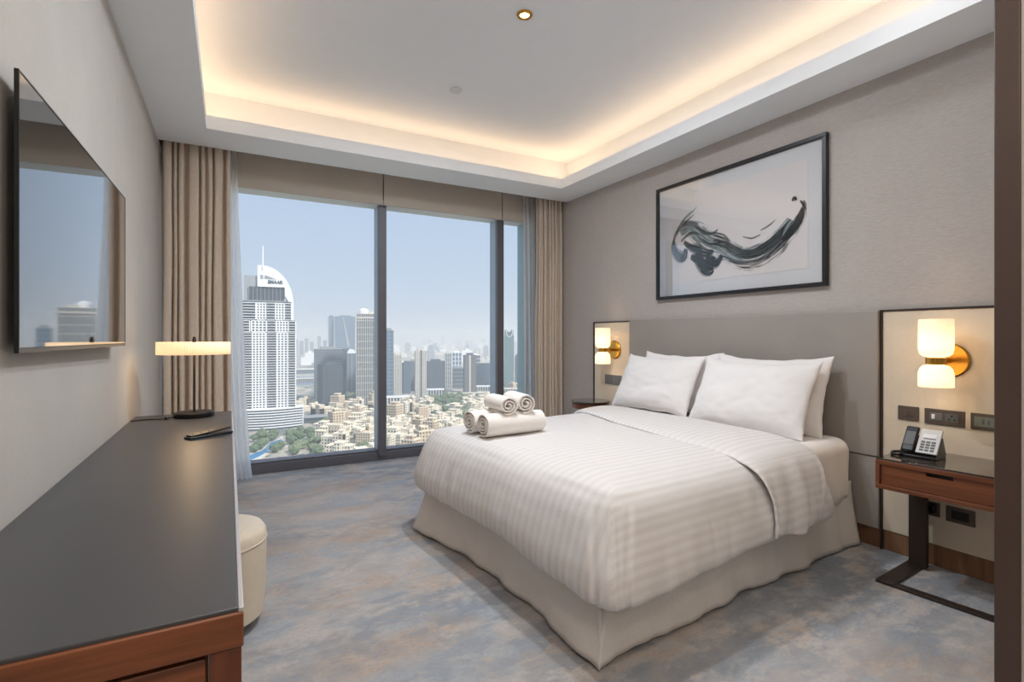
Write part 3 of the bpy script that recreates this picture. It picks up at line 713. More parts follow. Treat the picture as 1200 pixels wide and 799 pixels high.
# duvet: max-norm grid wrapped into a soft open box
DA0, DA1, DB0, DB1 = -2.055, -0.50, -0.875, 0.855
def duvet_prof(r):
    """r 0 centre .. 1 hem -> (inset from outline, z)"""
    P = [(0.0, 0.80, 0.652), (0.35, 0.42, 0.650), (0.5, 0.28, 0.648), (0.6, 0.18, 0.644), (0.66, 0.115, 0.633), (0.71, 0.065, 0.612), (0.755, 0.028, 0.578),
         (0.80, 0.0, 0.53), (0.86, -0.026, 0.455), (0.92, -0.045, 0.375), (0.965, -0.046, 0.31), (0.985, -0.03, 0.282), (1.0, -0.005, 0.276)]
    for (a, i0, z0), (b_, i1, z1) in zip(P, P[1:]):
        if r <= b_:
            k = (r - a) / (b_ - a); return lerp(i0, i1, k), lerp(z0, z1, k)
    return P[-1][1:]
ND = 120
def duvet_grid():
    mb = MB(); cx, cy, a, b_ = (DA0 + DA1) / 2, (DB0 + DB1) / 2, (DA1 - DA0) / 2, (DB1 - DB0) / 2
    co = {}
    for i in range(ND + 1):
        for j in range(ND + 1):
            p, q = 2 * i / ND - 1, 2 * j / ND - 1
            p = math.copysign(abs(p) ** 0.9, p); q = math.copysign(abs(q) ** 0.9, q)
            r = max(abs(p), abs(q), 1e-6); ins, z = duvet_prof(r)
            if r < 0.6:      # flat middle: plain scaled rectangle
                i6, _ = duvet_prof(0.6); X, Y = (a - i6) * p / 0.6, (b_ - i6) * q / 0.6
            else:
                A, B = a - ins, b_ - ins; X, Y = A * p / r, B * q / r
                rc = max(0.03, 0.11 - max(ins, 0) - 0.05 * max(0.0, (r - 0.75) / 0.25))
                ex, ey = abs(X) - (A - rc), abs(Y) - (B - rc)
                if ex > 0 and ey > 0:
                    mx_ = max(ex, ey); l_ = math.hypot(ex, ey); f_ = mx_ / l_
                    X = math.copysign(A - rc + ex * f_, X); Y = math.copysign(B - rc + ey * f_, Y)
            side = max(0.0, (r - 0.72) / 0.28)
            # hem line and folds
            wx = X * 3.1; wy = Y * 3.1
            if side > 0:
                z -= side * 0.022 * N(wx, wy, 2.0)
                near = max(0.0, 1 - math.hypot(X + a, Y + b_) / 0.75) * side ** 2
                z -= 0.04 * near; X -= 0.025 * near; Y -= 0.03 * near
                bul = side * (0.020 * N(wx * 1.3, wy * 1.3, z * 2 + 5) + 0.020 * N(wx * 3.5, wy * 3.5, z * 1.0) + 0.006 * N(wx * 9, wy * 9, z * 2.0))
                if abs(q) >= abs(p): Y += math.copysign(bul, Y)
                else: X += math.copysign(bul, X)
                # pulled pleat at the corners
                cn = 1 - min(1, abs(abs(p) - abs(q)) / 0.10)
                if cn > 0:
                    dd = 0.026 * math.sin(cn * PI * 2.4) * min(1, side * 2); X -= math.copysign(dd, X); Y -= math.copysign(dd, Y)
            else:
                z += 0.010 * N(wx * 0.8, wy * 0.8, 1.0) + 0.004 * N(wx * 2.5, wy * 2.2, 4.0)
            mb.v.append((cx + X, cy + Y, z))
            co[(i, j)] = (cx + X, cy + Y, z, abs(q) >= abs(p))
    W = ND + 1; mb.uv = []
    for i in range(ND):
        for j in range(ND):
            ids = [(i, j), (i + 1, j), (i + 1, j + 1), (i, j + 1)]
            mb.f.append(tuple(k * W + l_ for k, l_ in ids))
            pm, qm = 2 * (i + .5) / ND - 1, 2 * (j + .5) / ND - 1
            sidef = abs(qm) >= abs(pm)
            u_ = []
            for k in ids:
                x, y, z, s_ = co[k]; drop = 0.648 - z
                if sidef: v_ = y + math.copysign(drop, qm) if drop > 0.012 else y
                else: v_ = y
                u_.append((x, v_))
            mb.uv.append(u_)
    return mb
dv = duvet_grid().build('duvet', 'duvet_satin', None, True, sub=1)
dv.location = (3.165, 2.45, 0); dv.rotation_euler = (0, 0, BR)
tag(dv, 'white satin striped duvet spread over the bed', 'duvet')

# turned-back end of the duvet: a folded strip over the top and down both sides (a part of the duvet)
def flap_fn(u, v):
    s_ = lerp(-1.18, 1.18, v)                       # across, hem to hem
    top_b0, top_b1 = DB0 - 0.012, DB1 + 0.012
    P = [(-1.18, DB0 - 0.045, 0.30), (-1.12, DB0 - 0.055, 0.36), (-1.03, DB0 - 0.045, 0.46), (-0.95, DB0 - 0.022, 0.55), (-0.90, DB0 + 0.005, 0.60), (-0.84, DB0 + 0.045, 0.637),
         (-0.76, DB0 + 0.12, 0.660), (-0.6, DB0 + 0.27, 0.668), (0.0, 0.0, 0.672), (0.6, DB1 - 0.27, 0.668), (0.76, DB1 - 0.12, 0.660), (0.84, DB1 - 0.045, 0.637),
         (0.90, DB1 - 0.005, 0.60), (0.95, DB1 + 0.022, 0.55), (1.03, DB1 + 0.045, 0.46), (1.12, DB1 + 0.055, 0.36), (1.18, DB1 + 0.045, 0.30)]
    y = interp([(p[0], p[1]) for p in P], s_); z = interp([(p[0], p[2]) for p in P], s_)
    side = max(0.0, (abs(s_) - 0.84) / 0.34)
    foot = interp([(-1.18, -1.13), (-0.8, -1.17), (0.0, -1.02), (0.85, -0.80), (1.18, -0.78)], s_)
    head = interp([(-1.18, -0.72), (-0.85, -0.60), (0.0, -0.44), (1.18, -0.42)], s_)
    x = lerp(foot, head, u)
    rnd = math.sin(PI * u) ** 0.35 if 0 < u < 1 else 0.0       # puffed, rounded edges
    lift = -0.020 + 0.030 * rnd + 0.010 * N(x * 4, y * 2, 3.3)
    if side > 0:
        k = min(1, side * 2)
        y += math.copysign(lift * k + side * (0.018 * math.sin(x * 34) + 0.02 * N(x * 9, z * 3, 1)), y)
        z += lift * (1 - k) + side * 0.03 * N(x * 5, 0, 8)
    else: z += lift
    return (x, y, z)
mb = MB().grid(flap_fn, 26, 150)
mb.uv = []
for f in mb.f:
    q = []
    for i in f:
        x, y, z = mb.v[i]; q.append((x, y + (math.copysign(0.66 - z, y) if z < 0.62 else 0)))
    mb.uv.append(q)
fl = mb.build('turned_back_end', 'duvet_satin', dv, True, solid=0.012, sub=1)

def pillow(label, mat4, wd=0.76, ht=0.50, th=0.17, seed=0):
    mb = MB(); n = 36
    for sgn in (1, -1):
        o_ = len(mb.v)
        for i in range(n + 1):
            for j in range(n + 1):
                p, q = 2 * i / n - 1, 2 * j / n - 1
                p = math.copysign(1 - (1 - abs(p)) ** 1.35, p); q = math.copysign(1 - (1 - abs(q)) ** 1.35, q)
                e1, e2 = max(0.0, 1 - abs(p) ** 3.2), max(0.0, 1 - abs(q) ** 3.2)
                tz = th / 2 * (e1 ** 0.62) * (e2 ** 0.62)
                X = wd / 2 * p * (1 - 0.055 * (1 - q * q)); Y = ht / 2 * q * (1 - 0.075 * (1 - p * p))
                tz += e1 * e2 * (0.014 * N(p * 2, q * 2, seed) + 0.008 * N(p * 5, q * 5, seed + 2 + sgn)) + (1 - e1 * e2) * (e1 * e2) ** 0.3 * 0.012 * N(p * 9, q * 9, seed)
                Y -= 0.02 * e1 * (q + 1) * 0.5
                mb.v.append(tuple(mat4 @ Vector((X + 0.008 * N(q * 3, seed, p), Y + 0.010 * N(p * 3, seed, q), sgn * (tz + 0.002)))))
        W = n + 1
        for i in range(n):
            for j in range(n):
                f = (o_ + i * W + j, o_ + (i + 1) * W + j, o_ + (i + 1) * W + j + 1, o_ + i * W + j + 1)
                mb.f.append(f if sgn > 0 else f[::-1])
    ob = mb.build('pillow', 'pillow_cotton', None, True, sub=1)
    bm = bmesh.new(); bm.from_mesh(ob.data); bmesh.ops.remove_doubles(bm, verts=bm.verts, dist=0.0045); bmesh.ops.recalc_face_normals(bm, faces=bm.faces); bm.to_mesh(ob.data); bm.free()
    for p in ob.data.polygons: p.use_smooth = True
    return tag(ob, label, 'pillow', 'white bed pillows')
def lean(cx, cy, zb, ang, rz, ht=0.50, roll=0.0):
    # pillow local: X across, Y up its face, Z normal (towards the foot of the bed)
    base = Matrix(((0, 0, -1, 0), (-1, 0, 0, 0), (0, 1, 0, 0), (0, 0, 0, 1)))
    return T(cx, cy, zb) @ R(rz, 'Z') @ R(ang, 'Y') @ R(roll, 'X') @ T(0, 0, ht / 2 * 0.96) @ base
pillow('white pillow leaning in front on the telephone side of the bed', lean(2.80, 2.13, 0.625, math.radians(27), math.radians(3)), 0.80, 0.50, 0.17, 1)
pillow('white pillow standing behind on the telephone side of the bed', lean(2.98, 2.12, 0.622, math.radians(17), math.radians(4)), 0.78, 0.50, 0.16, 12)
pillow('white pillow leaning in front on the window side of the bed', lean(2.78, 2.93, 0.64, math.radians(27), math.radians(3)), 0.76, 0.48, 0.17, 23)
pillow('white pillow standing behind on the window side of the bed', lean(2.97, 2.86, 0.63, math.radians(16), math.radians(2)), 0.76, 0.48, 0.16, 34)

# rolled towels
def towel(label, loc, axis_deg, length, rad, squash=0.85, turns=3.2, tilt=0.0, seed=0):
    n = 72; r0 = rad * 0.16; k = (rad - r0) / (turns * 2 * PI); th = k * 2 * PI * 0.80
    M = T(*loc) @ R(math.radians(axis_deg), 'Z') @ R(tilt, 'Y')
    mb = MB(); nx = 8
    tot = turns * 2 * PI
    def ring(xf):
        pts = []
        x = (xf - 0.5) * length
        e1 = min(1.0, min(xf, 1 - xf) / 0.08)
        for i in range(n + 1):
            a = tot * i / n; r = r0 + k * a
            rin = r - th / 2 * (0.55 + 0.45 * e1); rout = r + th / 2 * (0.55 + 0.45 * e1)
            wob = 1 + 0.03 * N(a * 0.5, x * 9, seed)
            pts.append((x + 0.006 * N(a, seed, 0) * (1 if xf > 0.5 else -1) * (1 - e1), rin * math.cos(a - tot - 1.2) * wob, rin * math.sin(a - tot - 1.2) * squash * wob))
            pts.append((x + 0.006 * N(a, seed, 0) * (1 if xf > 0.5 else -1) * (1 - e1), rout * math.cos(a - tot - 1.2) * wob, rout * math.sin(a - tot - 1.2) * squash * wob))
        return pts
    xs_ = [0.0, 0.02, 0.05, 0.10, 0.3, 0.5, 0.7, 0.9, 0.95, 0.98, 1.0]
    W = 2 * (n + 1)
    for xf in xs_: mb.v += [tuple(M @ Vector(p)) for p in ring(xf)]
    for s_ in range(len(xs_) - 1):
        A, B = s_ * W, (s_ + 1) * W
        for i in range(n):
            mb.f += [(A + 2 * i + 1, A + 2 * i + 3, B + 2 * i + 3, B + 2 * i + 1), (A + 2 * i, B + 2 * i, B + 2 * i + 2, A + 2 * i + 2)]
        mb.f += [(A, A + 1, B + 1, B), (A + 2 * n, B + 2 * n, B + 2 * n + 1, A + 2 * n + 1)]
    E_ = (len(xs_) - 1) * W
    for i in range(n):
        mb.f += [(2 * i, 2 * i + 2, 2 * i + 3, 2 * i + 1), (E_ + 2 * i, E_ + 2 * i + 1, E_ + 2 * i + 3, E_ + 2 * i + 2)]
    ob = mb.build('rolled_towel', 'towel', None, 'auto')
    return tag(ob, label, 'towel', 'rolled white towels on the bed')
towel('large rolled white towel lying in front on the bed', (1.425, 2.585, 0.714), 3, 0.385, 0.073, 0.86, seed=1)
towel('large rolled white towel lying behind the front towel', (1.41, 2.75, 0.714), 6, 0.385, 0.073, 0.86, seed=5)
towel('small rolled white towel on top, on the foot side', (1.38, 2.65, 0.818), 88, 0.25, 0.058, 0.86, 2.6, seed=9)
towel('small rolled white towel on top, on the pillow side', (1.505, 2.66, 0.822), 84, 0.25, 0.058, 0.95, 2.6, seed=14)

# ------------------------------------------------------------------ nightstand with telephone
ns = thing('nightstand', 'floating walnut nightstand drawer on a bronze frame beside the bed', 'nightstand', (2.785, 1.348, 0), math.radians(4.5))
NW, NDp, NT = 0.50, 0.41, 0.611      # width runs to -y, depth to +x
box('glass_top', (0.004, -NW + 0.004, NT - 0.008), (NDp, -0.004, NT), 'dark_glass_top', ns, bevel=0.001)
bx_ = MB().box((0, -NW, NT - 0.03), (NDp, 0, NT - 0.0085)).box((0, -NW, NT - 0.148), (NDp, 0, NT - 0.128)).box((0, -0.018, NT - 0.128), (NDp, 0, NT - 0.03)).box((0, -NW, NT - 0.128), (NDp, -NW + 0.018, NT - 0.03)).box((NDp - 0.02, -NW + 0.018, NT - 0.128), (NDp, -0.018, NT - 0.03))
bx_.build('case', 'walnut_y', ns, bevel=0.002)
dr = MB()
sy0, sy1, sz = -NW / 2 - 0.05, -NW / 2 + 0.05, NT - 0.05
dr.box((0.012, -NW + 0.021, NT - 0.126), (0.03, -0.021, sz)).box((0.012, sy1, sz), (0.03, -0.021, NT - 0.032)).box((0.012, -NW + 0.021, sz), (0.03, sy0, NT - 0.032))
drw = dr.build('drawer', 'walnut_y', ns)
box('pull_slot', (0.028, sy0, sz), (0.034, sy1, NT - 0.032), 'dark_recess', drw)
box('post', (NDp - 0.07, -0.095, 0.012), (NDp - 0.03, -0.02, NT - 0.148), 'bronze', ns, bevel=0.002)
box('base_bar', (0.0, -0.075, 0.0), (NDp - 0.01, 0.0, 0.013), 'bronze', ns, bevel=0.001)
box('base_bar', (0.0, -NW, 0.0), (0.045, -0.075, 0.013), 'bronze', ns, bevel=0.001)
box('base_bar', (0.045, -NW, 0.0), (NDp - 0.01, -NW + 0.045, 0.013), 'bronze', ns, bevel=0.001)

ph = thing('telephone', 'black desk telephone with silver keypad on the nightstand', 'telephone', (2.99, 1.245, NT), math.radians(4.5))
# x towards the wall, y left; wedge body leaning back
sl = math.radians(52)
MB().prism([(-0.05, 0.0), (0.09, 0.0), (0.09, 0.02), (0.05, 0.10), (-0.03, 0.02), (-0.05, 0.012)], -0.075, 0.075, R(PI / 2, 'X')).build('body', 'black_plastic', ph, bevel=0.003)
Ms = T(-0.035, 0, 0.022) @ R(-sl, 'Y')
MB().box((0.0, -0.078, 0.0), (0.135, 0.008, 0.012), Ms).build('keypad_face', 'silver_plastic', ph, bevel=0.002)
for r_ in range(4):
    for c_ in range(3):
        MB().box((0.012 + r_ * 0.015, -0.064 + c_ * 0.021, 0.012), (0.021 + r_ * 0.015, -0.048 + c_ * 0.021, 0.0145), Ms).build('key', 'key_grey', ph)
MB().box((0.085, -0.06, 0.012), (0.108, -0.008, 0.0135), Ms).build('display', 'white_trim', ph)
MB().box((0.080, -0.06, 0.012), (0.083, -0.012, 0.0136), Ms).build('label_line', 'key_grey', ph)
hs = MB().box((-0.005, 0.012, 0.004), (0.138, 0.066, 0.024), Ms).build('handset', 'black_plastic', ph, bevel=0.008, segs=3)
MB().box((0.03, 0.018, 0.024), (0.105, 0.060, 0.0265), Ms).build('grip', 'key_grey', hs, bevel=0.004)
MB().tube([(-0.03, 0.05, 0.012), (-0.07, 0.07, 0.008), (-0.06, 0.10, 0.008), (-0.01, 0.115, 0.008), (0.03, 0.09, 0.008)], 0.006).build('cord', 'black_plastic', ph, True)

# round table at the far side of the bed
rt = thing('round_side_table', 'round dark wooden bedside table at the window side of the bed', 'side table', (3.03, 3.94, 0))
MB().lathe([(0.185, 0.585), (0.19, 0.588), (0.19, 0.596), (0.186, 0.60)], 48).build('glass_top', 'dark_glass_top', rt, 'auto')
MB().lathe([(0.155, 0.53), (0.172, 0.535), (0.175, 0.584)], 48).build('apron', 'walnut_z', rt, 'auto')
MB().lathe([(0.03, 0.012), (0.03, 0.53)], 20).build('stem', 'bronze', rt, 'auto')
MB().lathe([(0.16, 0.0), (0.16, 0.012), (0.03, 0.013)], 40).build('foot_plate', 'bronze', rt, 'auto')
# ------------------------------------------------------------------ the city far below
GZ = -130.0
FW = (math.sin(YAW), math.cos(YAW)); RT = (math.cos(YAW), -math.sin(YAW))
def depth_of(py): return (CAM_H - GZ) * F_PX / (py - HY)
def ground(px_, py):
    D = depth_of(py); k = (px_ - 600) / F_PX * D
    return Vector((FW[0] * D + RT[0] * k, FW[1] * D + RT[1] * k, GZ)), D
def face_yaw(px_): return -YAW - math.atan((px_ - 600) / F_PX)
plain('city_white', (232, 234, 236), 0.7, 0, 0.03, 0.05)
plain('city_cream', (206, 200, 188), 0.8, 0, 0.05, 0.05)
plain('city_grey', (150, 154, 158), 0.7, 0, 0.05, 0.05)
plain('city_slate', (78, 88, 101), 0.5, 0, 0.06, 0.05)
plain('city_dark', (62, 68, 76), 0.4, 0, 0.06, 0.05)
plain('city_blue_glass', (88, 112, 138), 0.22, 0, 0.06, 0.05)
plain('city_green_glass', (104, 132, 134), 0.22, 0, 0.06, 0.05)
plain('city_brown', (128, 120, 112), 0.7, 0, 0.06, 0.05)
plain('sand_a', (222, 208, 186), 0.9, 0, 0.08, 0.1)
plain('sand_b', (236, 226, 208), 0.9, 0, 0.08, 0.1)
plain('sand_c', (210, 190, 164), 0.9, 0, 0.08, 0.1)
plain('city_window', (58, 62, 68), 0.3, 0, 0.1, 0.1)
plain('pool_water', (70, 140, 196), 0.15, 0, 0.1, 0.2)
plain('canal_water', (112, 130, 150), 0.2, 0, 0.05, 0.02)
plain('road', (118, 116, 114), 0.9, 0, 0.08, 0.1)
plain('tree_leaf', (92, 108, 78), 0.9, 0, 0.35, 0.35)
plain('tree_leaf_pale', (116, 126, 98), 0.9, 0, 0.3, 0.35)
plain('tree_trunk', (90, 74, 58), 0.9, 0, 0.1, 0.5)
m, t, b = new_mat('city_ground')
v = tex_coord(t)
f1 = noise_tex(t, v, 0.012, 8, 0.7); f2 = noise_tex(t, v, 0.004, 6, 0.65, 0.5); f3 = noise_tex(t, v, 0.03, 4, 0.7)
c = ramp(t, f1, [(0.35, lin((120, 122, 122))), (0.5, lin((178, 170, 158))), (0.62, lin((212, 206, 196)))])
mr = t.nodes.new('ShaderNodeMapRange'); mr.inputs[1].default_value = 0.52; mr.inputs[2].default_value = 0.60
t.links.new(f3, mr.inputs[0])
c = mixc(t, mr.outputs[0], c, lin((92, 104, 82)))
t.links.new(c, b.inputs['Base Color']); b.inputs['Roughness'].default_value = 1.0

# ground as a wide fan from below the building to the horizon
gm = MB(); gv = []
for D in (-300, 300, 1200, 4000, 16000, 34000):
    for k in (-1.6, -0.5, 0.5, 1.6):
        kk = k * max(D, 600); gv.append((FW[0] * D + RT[0] * kk, FW[1] * D + RT[1] * kk, GZ))
gf = [(i * 4 + j, i * 4 + j + 1, i * 4 + j + 5, i * 4 + j + 4) for i in range(5) for j in range(3)]
gm.add(gv, gf)
struct(gm.build('floor_city_ground', 'city_ground'), 'hazy sandy city ground far below the window', 'ground')

def placed(name, label, px_, py, rz_off=0.0, group=None):
    p, D = ground(px_, py)
    return thing(name, label, 'building', p, face_yaw(px_) + rz_off, group), D
def facade(mb, w_, d_, z0, z1, floor, slab_h, fins, fin_w, proud=0.5):
    """slabs round the block and fins on the front and both sides; front faces -y"""
    n = max(2, int((z1 - z0) / floor))
    for i in range(n + 1):
        z = lerp(z0, z1, i / n)
        mb.box((-w_ / 2 - proud, -d_ / 2 - proud, z - slab_h / 2), (w_ / 2 + proud, d_ / 2 + proud, z + slab_h / 2))
    if fins:
        k = max(1, int(w_ / fins))
        for i in range(k + 1):
            x = lerp(-w_ / 2, w_ / 2, i / k)
            mb.box((x - fin_w / 2, -d_ / 2 - proud * 0.96, z0), (x + fin_w / 2, -d_ / 2, z1))
        k = max(1, int(d_ / fins))
        for s_ in (-1, 1):
            for i in range(k + 1):
                y = lerp(-d_ / 2, d_ / 2, i / k)
                mb.box((s_ * (w_ / 2) - proud * 0.96, y - fin_w / 2, z0), (s_ * w_ / 2 + proud * 0.96, y + fin_w / 2, z1))
taken = []
def free(p, rad):
    for q, r2 in taken:
        if (q - p).length < rad + r2: return False
    taken.append((p, rad)); return True
def tower(name, label, x0, x1, ytop, ybase, body, trim, floor=4.0, slab=1.0, fins=6.0, fin_w=1.2, dm=26.0, yaw=0.25, cap=None, group=None):
    o, D = placed(name, label, (x0 + x1) / 2, ybase, yaw, group)
    cph = math.cos(math.atan(((x0 + x1) / 2 - 600) / F_PX))
    full = (x1 - x0) / F_PX * D * cph
    w_ = max(6.0, (full - abs(math.sin(yaw)) * dm) / math.cos(yaw)); h = CAM_H - GZ + (HY - ytop) / F_PX * D
    taken.append((o.location.copy(), 0.5 * math.hypot(w_, dm)))
    MB().box((-w_ / 2, -dm / 2, 0), (w_ / 2, dm / 2, h)).build('tower_block', body, o)
    mb = MB(); facade(mb, w_, dm, 2, h, floor, slab, fins, fin_w)
    tag(mb.build('facade_grid', trim, o), kind='stuff')
    MB().box((-w_ * 0.28, -dm * 0.28, h), (w_ * 0.28, dm * 0.28, h + min(5.0, 0.04 * h + 1.5))).build('roof_plant', trim, o)
    if cap == 'arch':
        P = [(-w_ / 2, 0)] + [(w_ / 2 * math.cos(a), 10 * math.sin(a)) for a in [PI - PI * k / 14 for k in range(15)]]
        MB().prism(P[1:], -dm * 0.3, dm * 0.3, T(0, 0, h) @ R(PI / 2, 'X')).build('arched_crown', 'city_white', o)
    if cap == 'dome':
        MB().lathe([(w_ * 0.22, 0), (w_ * 0.22, 5), (w_ * 0.2, 8), (w_ * 0.12, 10.5), (0.3, 12)], 16, T(-w_ * 0.2, 0, h)).build('domed_turret', 'city_white', o, 'auto')
        MB().box((-w_ / 2 - 1, -dm / 2 - 1, h - 9), (w_ / 2 + 1, dm / 2 + 1, h - 6)).build('cornice', trim, o)
    return o, w_, h, D

# the tall white residential tower with the sail crown
A, D = placed('apartment_tower', 'tall white tower with curved sail crown and roof spire', 316, 503, 0.0)
u_ = D / F_PX * math.cos(math.atan((316 - 600) / F_PX))           # metres per pixel across
uz = D / F_PX
def X(p): return (p - 316) * u_
def Z(p): return CAM_H - GZ + (HY - p) * uz
DD = 34.0
def bays(mb, spec, y_front, za, zb, floor=3.5):
    n = int((zb - za) / floor)
    for kind, a, b_ in spec:
        x0, x1 = X(a), X(b_)
        for i in range(n + 1):
            z = lerp(za, zb, i / n)
            if kind == 'g':
                mb.box((x0, y_front - 0.9, z - 0.85), (x1, y_front, z + 0.6))
            else:
                mb.box((x0, y_front - 2.2, z - 0.5), (x1, y_front, z + 0.35))
        if kind == 'g':
            k = max(1, round((x1 - x0) / 4.2))
            for i in range(k + 1):
                x = lerp(x0, x1, i / k); mb.box((x - 0.85, y_front - 0.95, za), (x + 0.85, y_front, zb))
        else:
            for x in (x0, x1): mb.box((x - 0.7, y_front - 1.8, za), (x + 0.7, y_front, zb))
MB().box((X(281), 0, 0), (X(347), DD, Z(375))).build('lower_shaft', 'city_dark', A)
MB().box((X(283), 1, Z(375)), (X(342), DD - 2, Z(353))).build('upper_shaft', 'city_dark', A)
mb = MB()
bays(mb, [('b', 282, 296), ('g', 296, 311), ('b', 312, 324.5), ('g', 325, 337), ('b', 337.5, 347)], 0, Z(478), Z(390))
bays(mb, [('b', 282, 293), ('g', 295, 312), ('b', 312.5, 323.5), ('g', 324, 338), ('b', 338, 347)], 0, Z(388.5), Z(376))
bays(mb, [('b', 284, 300), ('g', 301, 311), ('b', 311.5, 323), ('g', 323, 333), ('b', 333.5, 342)], 1, Z(374), Z(355))
tag(mb.build('window_bays', 'city_white', A), kind='stuff')
mb = MB()
for i in range(26):
    z = lerp(Z(478), Z(376), i / 25)
    mb.box((X(347), 1, z - 0.5), (X(347) + 1.2, DD - 1, z + 0.5))
mb.box((X(347) - 0.2, 3, Z(478)), (X(347) + 0.9, 8, Z(376))); mb.box((X(347) - 0.2, 22, Z(478)), (X(347) + 0.9, 28, Z(376)))
tag(mb.build('side_bays', 'city_white', A), kind='stuff')
MB().box((X(292), 4, Z(353)), (X(333.5), DD - 6, Z(336))).build('glass_penthouse', 'city_dark', A)
mb = MB()
for i in range(10): mb.box((lerp(X(292), X(333.5), i / 9) - 0.3, 3.5, Z(353)), (lerp(X(292), X(333.5), i / 9) + 0.3, 4, Z(336)))
mb.box((X(290), 1, Z(354)), (X(336), DD - 4, Z(352)))
tag(mb.build('penthouse_mullions', 'city_grey', A), kind='stuff')
MB().box((X(286), 6, Z(353)), (X(301), DD - 6, Z(323))).build('stair_core', 'city_grey', A)
# sail: quarter-ellipse slab that rises over the roof and runs down the right side
sp_ = [(X(302), Z(336)), (X(302), Z(311.5)), (X(306), Z(310.8))]
for k in range(1, 15):
    a = PI / 2 * (1 - k / 14); sp_.append((X(306) + (X(344.5) - X(306)) * math.cos(a), Z(356) + (Z(310.8) - Z(356)) * math.sin(a)))
sp_ += [(X(344.5), Z(376)), (X(338), Z(376)), (X(338), Z(352)), (X(334), Z(346)), (X(334), Z(336))]
MB().prism(sp_, -(DD - 6), -1.5, R(PI / 2, 'X')).build('sail_crown', 'city_white', A)
MB().lathe([(1.0, Z(316)), (0.95, Z(300)), (0.55, Z(288))], 8, T(X(308), 0.9, 0)).build('spire', 'city_white', A)
# sign and emblem on the crown
fc = bpy.data.curves.new('crown_lettering', 'FONT'); fc.body = 'EMAAR'; fc.size = 1.0; fc.extrude = 0.03; fc.offset = 0.018; fc.align_x = 'CENTER'
fo = bpy.data.objects.new('tmp_text', fc); COL.objects.link(fo)
bpy.context.view_layer.update()
me = bpy.data.meshes.new_from_object(fo.evaluated_get(bpy.context.evaluated_depsgraph_get()))
bpy.data.objects.remove(fo); me.materials.append(MAT['city_dark'])
to = bpy.data.objects.new('crown_lettering', me); COL.objects.link(to); to.parent = A
wx_ = max(v_.co.x for v_ in me.vertices) - min(v_.co.x for v_ in me.vertices)
s_ = (X(331.5) - X(314)) / wx_
to.matrix_local = T(X(322.7), 1.2, Z(332)) @ R(PI / 2, 'X') @ Matrix.Diagonal((s_, s_ * 1.15, s_ * 4, 1))
to['label'] = 'dark capital letters on the white crown'
mb = MB()
for i in range(5):
    mb.box((X(305), 1.0, Z(326.6 - i * 1.0) - 0.3), (X(308.6), 1.5, Z(326.6 - i * 1.0) + 0.3))
    mb.box((X(310), 1.0, Z(326.6 - i * 0.9) - 0.3), (X(324 - i * 2.6), 1.5, Z(326.6 - i * 0.9) + 0.3))
mb.build('crown_emblem', 'city_grey', A)
# curved podium with balcony rings
def podium_poly(e): return [(X(281) - e, 6)] + [(lerp(X(281), X(356), k / 12), 4 - 12 * math.sin(PI * (0.15 + 0.85 * k / 12)) - e) for k in range(13)] + [(X(357) + e, 26), (X(281) - e, 26)]
MB().prism(podium_poly(0), 0, Z(479)).build('podium', 'city_slate', A)
mb = MB()
for i in range(8): z = lerp(Z(500), Z(479), i / 7); mb.prism(podium_poly(1.6), z - 0.7, z + 0.7)
tag(mb.build('podium_balconies', 'city_white', A), kind='stuff')

# the towers beyond
tower('hotel_tower', 'dark grey gridded tower standing in front of the grey slab', 372.5, 401, 427, 477, 'city_dark', 'city_slate', 3.4, 0.8, 4.2, 0.8, 26, 0.38)
tower('office_tower', 'broad grey slab block behind the dark gridded tower', 368, 402, 409, 468, 'city_slate', 'city_grey', 4.0, 1.4, 0, 1, 30, 0.1)
tower('glass_tower', 'slate glass tower rising between grey slab and arched tower', 398, 412, 411, 461, 'city_slate', 'city_slate', 4.2, 0.9, 3.5, 0.9, 24, 0.3)
tower('arched_tower', 'pale tower with rounded arched white crown', 406, 417, 414, 463, 'city_blue_glass', 'city_grey', 4, 0.8, 6, 2.0, 20, 0.15, 'arch')
tower('slender_glass_tower', 'narrow blue glass slab of the twin pair', 384.5, 391.5, 371, 431, 'city_blue_glass', 'city_slate', 7, 1.0, 0, 1, 40, 0.1)
o, w_, h, D_ = tower('faceted_glass_tower', 'wide blue glass tower with a diagonal pale facet', 392.5, 416, 371, 431, 'city_blue_glass', 'city_slate', 7, 1.0, 9, 1.4, 40, 0.1)
MB().prism([(-w_ * 0.16, h), (w_ * 0.10, h * 0.42), (w_ * 0.24, h * 0.42), (-w_ * 0.12, h)], 20.5, 22.5, R(PI / 2, 'X')).build('white_facet', 'city_grey', o)
tower('residential_tower', 'tall cream gridded tower with domed turret', 417.5, 446, 368, 473, 'city_slate', 'city_cream', 13, 0.9, 3.9, 1.05, 26, 0.05, 'dome')
tower('far_tower', 'tall blue glass tower beside the slim cream ribbed tower', 450, 461, 387, 468, 'city_blue_glass', 'city_grey', 8, 0.8, 6, 0.8, 22, 0.1)
tower('cream_tower', 'slim cream tower with vertical ribs', 459, 470.5, 416, 464, 'city_grey', 'city_cream', 9, 0.8, 3.6, 1.6, 18, 0.15)
tower('far_tower', 'blue slab tower standing between the cream ribbed tower and slate tower', 471, 481, 425, 461, 'city_blue_glass', 'city_slate', 5, 1.2, 5, 1.0, 20, 0.2)
tower('far_tower', 'slate tower close behind the slotted cream tower', 479, 488, 423, 457.5, 'city_slate', 'city_grey', 5, 0.8, 4, 0.8, 20, 0.1)
o, w_, h, D_ = tower('slotted_tower', 'tall slender cream tower with a dark central slot', 486, 499.5, 411, 469, 'city_grey', 'city_cream', 12, 0.8, 2.8, 1.6, 18, 0.12)
